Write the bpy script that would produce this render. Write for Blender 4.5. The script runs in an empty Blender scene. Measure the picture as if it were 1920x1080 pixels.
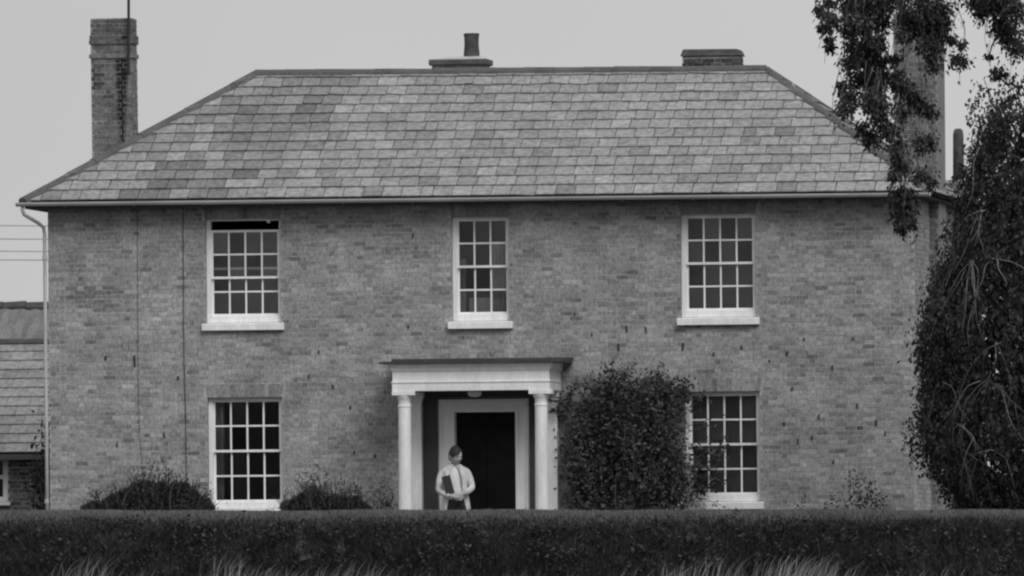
import bpy, bmesh, math, random
import numpy as np
from mathutils import Vector, Matrix, noise as mnoise

random.seed(7)
rng = np.random.default_rng(11)
S = bpy.context.scene
COL = S.collection
R = math.radians

# ------------------------------------------------------------------ camera
cam_d = bpy.data.cameras.new('camera'); cam = bpy.data.objects.new('camera', cam_d); COL.objects.link(cam)
S.camera = cam
cam_d.sensor_width = 36.0
cam_d.lens = 21215.0 / 1920.0 * 36.0
cam_d.shift_y = 520.0 / 1920.0
cam_d.clip_start = 1.0; cam_d.clip_end = 6000.0
cam.matrix_world = (Matrix.Translation((23.57, -160.0, 0.12)) @ Matrix.Rotation(math.atan(0.145), 4, 'Z')
                    @ Matrix.Rotation(math.pi / 2, 4, 'X') @ Matrix.Rotation(-0.0085, 4, 'Z'))

# ------------------------------------------------------------------ sky and sun (bright overcast day, black and white film)
SUN_EL, SUN_AZ = R(43), R(35)          # azimuth: to the right of the house front's normal
W = bpy.data.worlds.new('World'); S.world = W; W.use_nodes = True
nt = W.node_tree; nt.nodes.clear()
out = nt.nodes.new('ShaderNodeOutputWorld')
sky = nt.nodes.new('ShaderNodeTexSky'); sky.sky_type = 'NISHITA'; sky.sun_disc = False
sky.sun_elevation = SUN_EL; sky.sun_rotation = math.pi - SUN_AZ
sky.air_density = 1.0; sky.dust_density = 6.0
bw = nt.nodes.new('ShaderNodeRGBToBW')
b1 = nt.nodes.new('ShaderNodeBackground'); b1.inputs['Strength'].default_value = 0.05
b2 = nt.nodes.new('ShaderNodeBackground'); b2.inputs['Strength'].default_value = 1.0
tc = nt.nodes.new('ShaderNodeTexCoord'); nz = nt.nodes.new('ShaderNodeTexNoise')
nz.inputs['Scale'].default_value = 5.0; nz.inputs['Detail'].default_value = 3.0
mr = nt.nodes.new('ShaderNodeMapRange')
mr.inputs['From Min'].default_value = 0.3; mr.inputs['From Max'].default_value = 0.7
mr.inputs['To Min'].default_value = 0.50; mr.inputs['To Max'].default_value = 0.585
mx = nt.nodes.new('ShaderNodeMixShader'); mx.inputs[0].default_value = 0.85
nt.links.new(sky.outputs[0], bw.inputs[0]); nt.links.new(bw.outputs[0], b1.inputs[0])
nt.links.new(tc.outputs['Generated'], nz.inputs['Vector']); nt.links.new(nz.outputs[0], mr.inputs[0])
nt.links.new(mr.outputs[0], b2.inputs[0])
nt.links.new(b1.outputs[0], mx.inputs[1]); nt.links.new(b2.outputs[0], mx.inputs[2])
nt.links.new(mx.outputs[0], out.inputs[0])

sun_d = bpy.data.lights.new('sun', 'SUN'); sun_d.energy = 1.5; sun_d.angle = R(34); sun_d.color = (1, 1, 1)
sun = bpy.data.objects.new('sun', sun_d); COL.objects.link(sun)
sun_dir = Vector((math.sin(SUN_AZ) * math.cos(SUN_EL), -math.cos(SUN_AZ) * math.cos(SUN_EL), math.sin(SUN_EL)))
sun.rotation_euler = sun_dir.to_track_quat('Z', 'Y').to_euler()
sun.location = (10, -60, 60)

S.view_settings.view_transform = 'Standard'; S.view_settings.look = 'None'
S.view_settings.exposure = 0.25; S.view_settings.gamma = 1.0; S.view_settings.use_curve_mapping = False
S.cycles.filter_width = 2.3; S.cycles.max_bounces = 8; S.cycles.transparent_max_bounces = 24

# ------------------------------------------------------------------ materials (all grey: a black and white photograph)
MATS = {}
def mat(name, g=0.3, rough=0.8, var=0.0, vscale=4.0, fine=0.0, fscale=60.0, bump=0.0, bscale=40.0, tone=False,
        island=0.0, spec=0.3, transl=0.0, stretch=None, soot=False, bdist=0.01):
    m = bpy.data.materials.new(name); m.use_nodes = True
    n = m.node_tree.nodes; l = m.node_tree.links; n.clear()
    o = n.new('ShaderNodeOutputMaterial'); p = n.new('ShaderNodeBsdfPrincipled')
    p.inputs['Roughness'].default_value = rough; p.inputs['Specular IOR Level'].default_value = spec
    l.new(p.outputs[0], o.inputs[0])
    if tone:
        a = n.new('ShaderNodeAttribute'); a.attribute_name = 'tone'; cur = a.outputs['Fac']
    else:
        v = n.new('ShaderNodeValue'); v.outputs[0].default_value = g; cur = v.outputs[0]
    def mul(cur, src, lo, hi, fmin=0.3, fmax=0.7):
        r = n.new('ShaderNodeMapRange'); r.inputs['From Min'].default_value = fmin; r.inputs['From Max'].default_value = fmax
        r.inputs['To Min'].default_value = lo; r.inputs['To Max'].default_value = hi
        l.new(src, r.inputs[0])
        k = n.new('ShaderNodeMath'); k.operation = 'MULTIPLY'; l.new(cur, k.inputs[0]); l.new(r.outputs[0], k.inputs[1])
        return k.outputs[0]
    co = n.new('ShaderNodeNewGeometry').outputs['Position']
    if stretch:
        mp = n.new('ShaderNodeMapping'); mp.inputs['Scale'].default_value = stretch; l.new(co, mp.inputs[0]); co = mp.outputs[0]
    def nse(scale, det=4.0):
        t = n.new('ShaderNodeTexNoise'); t.inputs['Scale'].default_value = scale; t.inputs['Detail'].default_value = det
        l.new(co, t.inputs['Vector']); return t.outputs[0]
    if var: cur = mul(cur, nse(vscale), 1 - var, 1 + var)
    if fine: cur = mul(cur, nse(fscale), 1 - fine, 1 + fine)
    if island:
        ge = n.new('ShaderNodeNewGeometry'); cur = mul(cur, ge.outputs['Random Per Island'], 1 - island, 1 + island, 0.0, 1.0)
    if soot:      # soot run down the left stack: a dark streak with ragged edges
        sx = n.new('ShaderNodeSeparateXYZ'); l.new(co, sx.inputs[0])
        def mth(op, a_, b_):
            k = n.new('ShaderNodeMath'); k.operation = op
            for i_, q_ in enumerate((a_, b_)):
                if isinstance(q_, float): k.inputs[i_].default_value = q_
                elif q_ is not None: l.new(q_, k.inputs[i_])
            return k.outputs[0]
        dx = mth('ABSOLUTE', mth('ADD', sx.outputs[0], 5.612), None)
        wz = n.new('ShaderNodeMapRange'); wz.inputs['From Min'].default_value = 6.4; wz.inputs['From Max'].default_value = 7.3
        wz.inputs['To Min'].default_value = .025; wz.inputs['To Max'].default_value = .075; l.new(sx.outputs[2], wz.inputs[0])
        e = mth('SUBTRACT', dx, mth('MULTIPLY', wz.outputs[0], mth('ADD', nse(9.0), .5)))
        top = n.new('ShaderNodeMapRange'); top.inputs['From Min'].default_value = 7.52; top.inputs['From Max'].default_value = 7.62
        l.new(sx.outputs[2], top.inputs[0]); e = mth('ADD', e, mth('MULTIPLY', top.outputs[0], .3))
        sr = n.new('ShaderNodeMapRange'); sr.inputs['From Min'].default_value = -.02; sr.inputs['From Max'].default_value = .045
        sr.inputs['To Min'].default_value = .14; sr.inputs['To Max'].default_value = 1.0; l.new(e, sr.inputs[0]); cur = mth('MULTIPLY', cur, sr.outputs[0])
    l.new(cur, p.inputs['Base Color'])
    if bump:
        b = n.new('ShaderNodeBump'); b.inputs['Strength'].default_value = bump; b.inputs['Distance'].default_value = bdist
        l.new(nse(bscale), b.inputs['Height']); l.new(b.outputs[0], p.inputs['Normal'])
    if transl:
        t = n.new('ShaderNodeBsdfTranslucent'); l.new(cur, t.inputs[0])
        ms = n.new('ShaderNodeMixShader'); ms.inputs[0].default_value = transl
        l.new(p.outputs[0], ms.inputs[1]); l.new(t.outputs[0], ms.inputs[2]); l.new(ms.outputs[0], o.inputs[0])
    MATS[name] = m
    return m

def glass(name, rough, ior=1.5, tr=.93):
    m = bpy.data.materials.new(name); m.use_nodes = True
    n = m.node_tree.nodes; l = m.node_tree.links; n.clear()
    o = n.new('ShaderNodeOutputMaterial'); f = n.new('ShaderNodeFresnel'); f.inputs[0].default_value = ior
    t = n.new('ShaderNodeBsdfTransparent'); t.inputs[0].default_value = (tr, tr, tr, 1)
    g = n.new('ShaderNodeBsdfGlossy'); g.inputs['Roughness'].default_value = rough
    x = n.new('ShaderNodeMixShader')
    l.new(f.outputs[0], x.inputs[0]); l.new(t.outputs[0], x.inputs[1]); l.new(g.outputs[0], x.inputs[2]); l.new(x.outputs[0], o.inputs[0])
    MATS[name] = m; return m

M = MATS
mat('brick', tone=True, rough=0.9, fine=0.34, fscale=20, var=0.10, vscale=2.2, bump=0.35, bscale=60, spec=0.15, stretch=(1.4, 1, .75))
mat('brick_sooty', tone=True, rough=0.9, fine=0.30, fscale=26, var=0.2, vscale=4, bump=0.35, bscale=60, spec=0.15, soot=True)
mat('mortar', 0.35, 0.95, var=0.22, vscale=2.0, fine=0.35, fscale=24, bump=0.2)
mat('reveal', 0.24, 0.9, var=0.2, vscale=6, fine=0.2)
mat('slate', tone=True, rough=0.62, fine=0.30, fscale=14, var=0.10, vscale=2.2, bump=0.25, bscale=50, spec=0.3)
mat('roof_base', 0.07, 0.9)
mat('ridge', 0.10, 0.85, var=0.22, vscale=3, fine=0.2, fscale=30, bump=0.2)
mat('white', 0.80, 0.6, var=0.09, vscale=2.5, fine=0.07, fscale=14, bump=0.12, bscale=25, stretch=(2.5, 2.5, .7))
mat('white_dull', 0.62, 0.6, var=0.10, vscale=3, fine=0.05, fscale=30, bump=0.05)
mat('case_paint', 0.80, 0.6, var=0.08, vscale=2.5, fine=0.04, fscale=30)
mat('gutter', 0.48, 0.5, var=0.15, vscale=1.5, fine=0.1)
mat('soffit', 0.10, 0.9, var=0.1)
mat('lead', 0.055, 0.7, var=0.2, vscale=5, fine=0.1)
mat('iron', 0.03, 0.6, var=0.2, vscale=8)
mat('pot', 0.07, 0.85, var=0.3, vscale=8, fine=0.2)
mat('cement', 0.45, 0.9, var=0.2, vscale=6)
mat('lit_side', 0.22, 0.9, var=0.15, vscale=3, fine=0.12, fscale=40, bump=0.2)  # paler right flank of a chimney, side light painted into the colour
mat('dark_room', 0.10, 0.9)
mat('blind', 0.13, 0.9, var=0.10, vscale=2)
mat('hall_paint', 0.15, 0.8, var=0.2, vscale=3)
mat('blind_pale', 0.24, 0.9, var=0.15, vscale=3)
mat('curtain', 0.48, 0.9, var=0.25, vscale=7, stretch=(6, 1, .5))
mat('door_paint', 0.05, 0.5)
glass('glass', 0.03); glass('glass_b', 0.05, 1.42, .80); glass('glass_c', 0.06, 1.62, .9)
mat('bark', 0.10, 0.95, var=0.3, vscale=6, bump=0.5, bscale=20, stretch=(3, 3, .6))
mat('twig', 0.12, 0.9, var=0.25, vscale=4)
mat('twig_pale', 0.17, 0.9, var=0.3, vscale=4)
mat('leaf_dark', 0.048, 0.6, island=0.5, var=.35, vscale=2.5, spec=0.25, transl=0.2)
mat('leaf_shrub', 0.05, 0.65, island=0.5, spec=0.25, transl=0.2)
mat('weed', 0.042, 0.7, island=0.5)
mat('leaf_climber', 0.080, 0.6, island=0.6, var=.5, vscale=3.5, spec=0.3, transl=0.2)
mat('leaf_pale', 0.30, 0.7, island=0.3, transl=0.3)
mat('soil', 0.05, 0.95, var=0.3, vscale=2, fine=0.3, fscale=20, bump=0.4, bscale=15)
mat('grass_lawn', 0.165, 0.8, island=0.3, var=.2, vscale=1.5, transl=0.25)
mat('grass_bank', 0.036, 0.85, island=0.35, var=.45, vscale=1.8, spec=0.15, transl=0.15)
mat('grass_stalk', 0.10, 0.8, island=0.5, transl=0.2)
mat('grass_tall', 0.26, 0.8, island=0.65, transl=0.25)
mat('skin', 0.42, 0.6, var=0.05, vscale=10)
mat('hair', 0.03, 0.6)
mat('jacket', 0.62, 0.85, var=0.16, vscale=9, bump=1.0, bscale=11, stretch=(1, 1, .5), bdist=.05)
mat('shirt', 0.74, 0.85, var=0.06, vscale=12)
mat('cloth_dark', 0.022, 0.85)
mat('leather', 0.025, 0.5)
mat('thatch', 0.17, 0.95, var=0.25, vscale=2, fine=0.25, fscale=14, stretch=(3, 1, 1), bump=0.6, bscale=10)

# ------------------------------------------------------------------ helpers
def link(o, parent=None):
    COL.objects.link(o)
    if parent is not None: o.parent = parent
    return o
def tag(o, label=None, cat=None, group=None, kind=None):
    if label: o['label'] = label
    if cat: o['category'] = cat
    if group: o['group'] = group
    if kind: o['kind'] = kind
    return o
def empty(name, loc=(0, 0, 0), label=None, cat=None, group=None):
    o = bpy.data.objects.new(name, None); o.location = loc; o.empty_display_size = 0.2
    link(o); return tag(o, label, cat, group)

class MB:
    """collects polygons, then builds one mesh object"""
    def __init__(s): s.v = []; s.f = []; s.t = []; s.mi = []
    def add(s, vs, fs, tone=0.3, mi=0):
        b = len(s.v); s.v += [tuple(p) for p in vs]
        for f in fs: s.f.append(tuple(i + b for i in f)); s.t.append(tone); s.mi.append(mi)
        return s
    def box(s, x0, x1, y0, y1, z0, z1, tone=0.3, mi=0):
        return s.add([(x0, y0, z0), (x1, y0, z0), (x1, y1, z0), (x0, y1, z0), (x0, y0, z1), (x1, y0, z1), (x1, y1, z1), (x0, y1, z1)],
                     [(0, 1, 5, 4), (1, 2, 6, 5), (2, 3, 7, 6), (3, 0, 4, 7), (4, 5, 6, 7), (3, 2, 1, 0)], tone, mi)
    def tube(s, pts, rad, n=8, tone=0.3, mi=0, cap=True):
        pts = [Vector(p) for p in pts]; k = len(pts)
        rs = rad if isinstance(rad, (list, tuple)) else [rad] * k
        b = len(s.v); prev = None
        for i, p in enumerate(pts):
            d = (pts[min(i + 1, k - 1)] - pts[max(i - 1, 0)])
            if d.length < 1e-9: d = Vector((0, 0, 1))
            d.normalize()
            if prev is None: a = d.orthogonal().normalized()
            else:
                a = prev - d * prev.dot(d)
                a = a.normalized() if a.length > 1e-6 else d.orthogonal().normalized()
            prev = a; c = d.cross(a)
            for j in range(n):
                w = 2 * math.pi * j / n
                s.v.append(tuple(p + (a * math.cos(w) + c * math.sin(w)) * rs[i]))
        for i in range(k - 1):
            for j in range(n):
                s.f.append((b + i * n + j, b + i * n + (j + 1) % n, b + (i + 1) * n + (j + 1) % n, b + (i + 1) * n + j)); s.t.append(tone); s.mi.append(mi)
        if cap:
            s.f.append(tuple(b + j for j in reversed(range(n)))); s.t.append(tone); s.mi.append(mi)
            s.f.append(tuple(b + (k - 1) * n + j for j in range(n))); s.t.append(tone); s.mi.append(mi)
        return s
    def lathe(s, cx, cy, prof, n=20, tone=0.3, mi=0):
        b = len(s.v)
        for r, z in prof:
            for j in range(n):
                w = 2 * math.pi * j / n; s.v.append((cx + r * math.cos(w), cy + r * math.sin(w), z))
        for i in range(len(prof) - 1):
            for j in range(n):
                s.f.append((b + i * n + j, b + i * n + (j + 1) % n, b + (i + 1) * n + (j + 1) % n, b + (i + 1) * n + j)); s.t.append(tone); s.mi.append(mi)
        s.f.append(tuple(b + (len(prof) - 1) * n + j for j in range(n))); s.t.append(tone); s.mi.append(mi)
        s.f.append(tuple(b + j for j in reversed(range(n)))); s.t.append(tone); s.mi.append(mi)
        return s
    def mesh(s, name, mats):
        me = bpy.data.meshes.new(name); me.from_pydata(s.v, [], s.f); 
        mats = mats if isinstance(mats, (list, tuple)) else [mats]
        for m in mats: me.materials.append(M[m])
        a = me.attributes.new('tone', 'FLOAT', 'FACE'); a.data.foreach_set('value', np.array(s.t, dtype=np.float32))
        if len(mats) > 1: me.polygons.foreach_set('material_index', np.array(s.mi, dtype=np.int32))
        me.update(); return me
    def build(s, name, mats, parent=None, smooth=False, bevel=0.0, kind=None):
        me = s.mesh(name, mats); o = bpy.data.objects.new(name, me); link(o, parent)
        if smooth: me.polygons.foreach_set('use_smooth', [True] * len(me.polygons))
        if bevel:
            b = o.modifiers.new('bevel', 'BEVEL'); b.width = bevel; b.segments = 2; b.limit_method = 'ANGLE'; b.angle_limit = R(40)
        if kind: o['kind'] = kind
        return o

def obj(name, me, parent=None, loc=(0, 0, 0), rot=None):
    o = bpy.data.objects.new(name, me); link(o, parent); o.location = loc
    if rot is not None: o.rotation_euler = rot
    return o
def fbm(x, y, z=0.0, sc=1.0): return mnoise.fractal(Vector((x * sc, y * sc, z * sc)), 1.0, 2.0, 3)

# ------------------------------------------------------------------ ground
def crest_z(x): return 0.795 - .008 * (max(-8, min(12, x)) - 2.1) + 0.005 * math.sin(x * 1.3) + 0.006 * math.sin(x * 3.1 + 1)
def sm(a, b, t):
    t = min(1, max(0, (t - a) / (b - a))); return t * t * (3 - 2 * t)
def ground_z(x, y):
    if y >= -3.5: return 0.0 if y < 8 else 0.0
    if y >= -12.0: return crest_z(x) * sm(-3.5, -10.5, y) if False else crest_z(x) * sm(0, 1, (-3.5 - y) / 7.0)
    if y >= -13.6:
        t = (-12.0 - y) / 1.6
        return crest_z(x) * (1 - t) ** 1 * 1.0 + (-0.40) * t + 0.10 * math.sin(math.pi * t) * (1.0 if t < 1 else 0) + 0.04 * fbm(x, y, 3.0, 1.2) * math.sin(math.pi * t)
    if y >= -40: return -0.40 - 1.05 * sm(-13.6, -40, y) if False else -0.40 - 1.05 * sm(0, 1, (-13.6 - y) / 26.4) + 0.02 * fbm(x, y, 1.0, .8) * min(1, (-13.6 - y))
    if y >= -175: return -1.45
    return -1.45 + 10.8 * sm(0, 1, (-175 - y) / 125.0)  # unseen rise behind the camera, added to darken the lower panes' reflections
def axis(segs):
    r = []
    for a, b, n in segs: r += list(np.linspace(a, b, n, endpoint=False))
    return r + [segs[-1][1]]
gx = axis([(-3000, -60, 8), (-60, -10, 12), (-10, 14, 120), (14, 60, 12), (60, 3000, 8)])
gy = axis([(-3000, -310, 6), (-310, -175, 12), (-175, -40, 10), (-40, -14, 26), (-14, -11.5, 26), (-11.5, -3.5, 14), (-3.5, 12, 4), (12, 60, 4), (60, 4000, 6)])
g = MB(); nx = len(gx)
for y in gy:
    for x in gx: g.v.append((x, y, ground_z(x, y)))
for j in range(len(gy) - 1):
    for i in range(nx - 1):
        g.f.append((j * nx + i, j * nx + i + 1, (j + 1) * nx + i + 1, (j + 1) * nx + i)); g.t.append(.1); g.mi.append(0)
gr = g.build('ground', 'soil', smooth=True); gr['kind'] = 'structure'

# ------------------------------------------------------------------ farmhouse
XL, XR, DEPTH, WALL_TOP = -6.33, 6.18, 5.5, 5.32
house = empty('farmhouse', (0, 0, 0), 'two-storey brick farmhouse with hipped slate roof, white sash windows and columned porch', 'house')

# window openings in the front wall: x0, x1, z0 (top of sill), z1
WINS = [dict(x0=-4.035, x1=-2.945, z0=3.655, z1=5.125, cols=4, drop=.13, kind='blind'),
        dict(x0=-0.465, x1=0.365, z0=3.640, z1=5.112, cols=3, drop=0, kind='drape'),
        dict(x0=2.838, x1=3.915, z0=3.655, z1=5.110, cols=4, drop=0, kind='blind'),
        dict(x0=-4.025, x1=-2.940, z0=0.985, z1=2.560, cols=4, drop=0, kind='dark'),
        dict(x0=2.878, x1=3.955, z0=1.025, z1=2.572, cols=4, drop=0, kind='blind_pale')]
DOOR = (-0.682, 0.638, 0.0, 2.52)
OPEN = [(w['x0'], w['x1'], w['z0'] - 0.10, w['z1']) for w in WINS] + [DOOR]

def wall_with_openings(mb, x0, x1, z0, z1, y0, y1, opens):
    xs = sorted({x0, x1, *[o[0] for o in opens], *[o[1] for o in opens]})
    zs = sorted({z0, z1, *[o[2] for o in opens], *[o[3] for o in opens]})
    for i in range(len(xs) - 1):
        for j in range(len(zs) - 1):
            cx, cz = (xs[i] + xs[i + 1]) / 2, (zs[j] + zs[j + 1]) / 2
            if any(o[0] < cx < o[1] and o[2] < cz < o[3] for o in opens): continue
            a, b, c, d = xs[i], xs[i + 1], zs[j], zs[j + 1]
            mb.add([(a, y0, c), (b, y0, c), (b, y0, d), (a, y0, d)], [(0, 1, 2, 3)], mi=0)
            mb.add([(a, y1, c), (b, y1, c), (b, y1, d), (a, y1, d)], [(3, 2, 1, 0)], mi=2)
    for a, b, c, d in opens:
        mb.add([(a, y0, c), (a, y1, c), (a, y1, d), (a, y0, d)], [(3, 2, 1, 0)], mi=1)
        mb.add([(b, y0, c), (b, y1, c), (b, y1, d), (b, y0, d)], [(0, 1, 2, 3)], mi=1)
        mb.add([(a, y0, d), (b, y0, d), (b, y1, d), (a, y1, d)], [(0, 1, 2, 3)], mi=1)
        mb.add([(a, y0, c), (b, y0, c), (b, y1, c), (a, y1, c)], [(3, 2, 1, 0)], mi=1)

w = MB()
wall_with_openings(w, XL, XR, -0.3, WALL_TOP, 0.0030, 0.30, OPEN)
w.add([(XR - .006, .006, -.3), (XR - .006, DEPTH, -.3), (XR - .006, DEPTH, WALL_TOP), (XR - .006, .006, WALL_TOP)], [(0, 1, 2, 3)])
w.add([(XL + .006, .006, -.3), (XL + .006, DEPTH, -.3), (XL + .006, DEPTH, WALL_TOP), (XL + .006, .006, WALL_TOP)], [(3, 2, 1, 0)])
w.add([(XL, DEPTH, -.3), (XR, DEPTH, -.3), (XR, DEPTH, WALL_TOP), (XL, DEPTH, WALL_TOP)], [(3, 2, 1, 0)])
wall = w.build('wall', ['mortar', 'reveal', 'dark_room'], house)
# rooms behind the windows
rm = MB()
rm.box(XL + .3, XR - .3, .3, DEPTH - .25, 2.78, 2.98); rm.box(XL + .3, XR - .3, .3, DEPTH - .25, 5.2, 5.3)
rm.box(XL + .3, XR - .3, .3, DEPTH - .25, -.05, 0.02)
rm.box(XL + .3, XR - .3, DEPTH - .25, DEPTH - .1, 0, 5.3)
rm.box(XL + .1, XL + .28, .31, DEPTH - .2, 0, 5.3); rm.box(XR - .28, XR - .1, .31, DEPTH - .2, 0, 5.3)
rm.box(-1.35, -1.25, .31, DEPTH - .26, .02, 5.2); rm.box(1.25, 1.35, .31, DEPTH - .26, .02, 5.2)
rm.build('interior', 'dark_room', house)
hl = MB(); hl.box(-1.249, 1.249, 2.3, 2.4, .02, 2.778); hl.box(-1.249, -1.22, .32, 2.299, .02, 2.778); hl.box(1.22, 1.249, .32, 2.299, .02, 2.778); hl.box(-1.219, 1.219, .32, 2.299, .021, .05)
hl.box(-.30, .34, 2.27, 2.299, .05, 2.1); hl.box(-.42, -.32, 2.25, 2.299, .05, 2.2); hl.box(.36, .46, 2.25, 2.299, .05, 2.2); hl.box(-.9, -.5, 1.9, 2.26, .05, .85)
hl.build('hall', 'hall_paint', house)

# --- bricks: Flemish bond, each one a small block standing proud of the mortar
BL, BH, HD, J, CH = 0.172, 0.0555, 0.081, 0.009, 0.0645
def brick_tone(x, z, seed=0.0):
    t = 0.280 + 0.04 * fbm(x, z, seed, 0.75) + 0.08 * fbm(x, z * 1.4, seed + 9, 2.3) + random.gauss(0, 0.034)
    r = random.random()
    if r < 0.045: t *= random.uniform(.6, .82)
    elif r > 0.95: t *= 1.1
    return min(.48, max(.15, t))
def brick_geo(w_, h_, d_=.012):
    return [(0, 0, 0), (w_, 0, 0), (w_, 0, h_), (0, 0, h_), (0, d_, 0), (w_, d_, 0), (w_, d_, h_), (0, d_, h_)], \
           [(0, 1, 2, 3), (1, 5, 6, 2), (4, 0, 3, 7), (3, 2, 6, 7), (4, 5, 1, 0)]
def brickface(mb, s0, s1, z0, z1, opens, place, tone, pick=None, missing=0.0, off=0.0):
    """place(s, d, z) -> world; d is depth into the wall"""
    n = int((z1 - z0) / CH); pair = BL + HD + 2 * J
    for c in range(n):
        za = z0 + c * CH; zb = za + BH
        iv = [(s0, s1)]
        for a, b, lo, hi in opens:
            if hi > za + .02 and lo < zb - .02:
                iv = [q for (p, r) in iv for q in ((p, min(r, a - J * .3)), (max(p, b + J * .3), r)) if q[1] - q[0] > .02]
        for p, r in iv:
            x = s0 - pair * 2 + off + (pair / 2 if c % 2 else 0) - .02; k = 0
            while x < r:
                L = BL if k % 2 == 0 else HD
                a, b = max(x, p), min(x + L, r)
                if b - a > 0.028:
                    full = (b - a) > L - 1e-4
                    jz = random.uniform(-.003, .003); pr = random.uniform(-.002, .003)
                    if pick is not None and full and k % 2 == 0 and pick((a + b) / 2, za): pick.out.append((a, pr, za + jz))
                    elif random.random() > missing:
                        vs, fs = brick_geo(b - a, BH + random.uniform(-.002, .001))
                        mb.add([place(a + v[0], v[1] + pr, za + jz + v[2]) for v in vs], fs, tone((a + b) / 2, za))
                x += L + J; k += 1
# flat brick arches over the openings get their own voussoirs; keep the courses out of that zone
ARCH = [(w_['x0'] - .05, w_['x1'] + .05, w_['z1'], w_['z1'] + min(.20, WALL_TOP - w_['z1'])) for w_ in WINS]
class Pick:
    def __init__(s): s.out = []
    def __call__(s, x, z):
        return len(s.out) < 232 and z > 1.0 and not (1.0 < x < 3.1 and z < 2.95) and random.random() < .10
pick = Pick()
bm_ = MB()
brickface(bm_, XL, XR, 0.0, WALL_TOP, OPEN + ARCH, lambda s, d, z: (s, d, z), brick_tone, pick)
bm_.build('brickwork', 'brick', wall, kind='stuff')
bs = MB(); brickface(bs, 0.115, DEPTH, 0.0, WALL_TOP, [], lambda s, d, z: (XR - d, s, z), lambda x, z: min(.5, brick_tone(x, z, 4) * 1.12))  # right return tinted paler: light from the right put into the bricks
bs.build('brickwork', 'brick', wall, kind='stuff')
bs = MB(); brickface(bs, 0.115, DEPTH, 0.0, WALL_TOP, [], lambda s, d, z: (XL + d, DEPTH + .115 - s, z), lambda x, z: brick_tone(x, z, 14))
bs.build('brickwork', 'brick', wall, kind='stuff')
tones = [.18, .22, .25, .275, .29, .305, .32, .335, .355, .385]
bmesh_tone = [MB().add(*brick_geo(BL, BH), tone=t).mesh('brick', 'brick') for t in tones]
for a, pr, z in pick.out:
    t = brick_tone(a + BL / 2, z); i = min(range(len(tones)), key=lambda q: abs(tones[q] - t))
    obj('brick', bmesh_tone[i], wall, (a, pr, z))
# voussoirs
for (x0, x1, z0, z1), w_ in zip(ARCH, WINS):
    n = 16 if w_['cols'] == 4 else 12
    for i in range(n):
        f0, f1 = i / n, (i + 1) / n
        xb0, xb1 = w_['x0'] + (w_['x1'] - w_['x0']) * f0 + .004, w_['x0'] + (w_['x1'] - w_['x0']) * f1 - .004
        xt0, xt1 = x0 + .005 + (x1 - x0 - .01) * f0 + .004, x0 + .005 + (x1 - x0 - .01) * f1 - .004
        q = MB(); d = random.uniform(-.004, 0); e = .014
        q.add([(xb0, d, z0 + .002), (xb1, d, z0 + .002), (xt1, d, z1 - .008), (xt0, d, z1 - .008), (xb0, e, z0 + .002), (xb1, e, z0 + .002), (xt1, e, z1 - .008), (xt0, e, z1 - .008)],
              [(0, 1, 2, 3), (1, 5, 6, 2), (4, 0, 3, 7), (3, 2, 6, 7), (4, 5, 1, 0)], tone=brick_tone((xb0 + xb1) / 2, z0) * random.uniform(.80, .98))
        q.build('brick', 'brick', wall)
# dark upright ticks standing in for small holes and missing mortar
tick = MB().box(-.012, .012, -.012, .004, -.05, .05).mesh('wall_tick', 'iron')
for x, z, s in [(-5.08, 3.10, 1.6), (-4.66, 2.03, .9), (-5.5, 3.15, .6), (-4.45, 2.85, .5), (-2.55, 2.85, .5), (-2.2, 2.7, .6), (-1.95, 2.4, .5),
             (1.93, 3.22, 1.0), (2.05, 3.48, .9), (2.33, 3.46, .9), (2.86, 3.22, 1.1), (3.3, 3.1, .6), (3.7, 3.2, .6), (4.35, 3.1, .7), (4.42, 2.6, .6),
             (4.5, 1.85, .7), (4.7, 1.9, .6), (5.0, 1.55, .6), (5.35, 2.35, .7), (5.62, 2.1, .8), (5.75, 1.95, .7), (5.0, 2.9, .6), (4.8, 2.2, .7),
             (4.3, 2.1, .5), (5.3, 3.3, .5), (-1.1, 3.55, .5), (-1.02, 4.85, .7), (-5.35, 1.9, .5), (-1.9, 1.75, .5), (-1.6, 1.7, .5), (-2.4, 3.2, .5),
             (1.55, 3.4, .4), (1.3, 3.7, .4), (4.6, 3.3, .5), (4.1, 3.0, .4)]:
    o = obj('wall_tick', tick, wall, (x, 0, z), (0, random.uniform(-.15, .15), 0)); o.scale = (random.uniform(.7, 1.2), 1, s)

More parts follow.
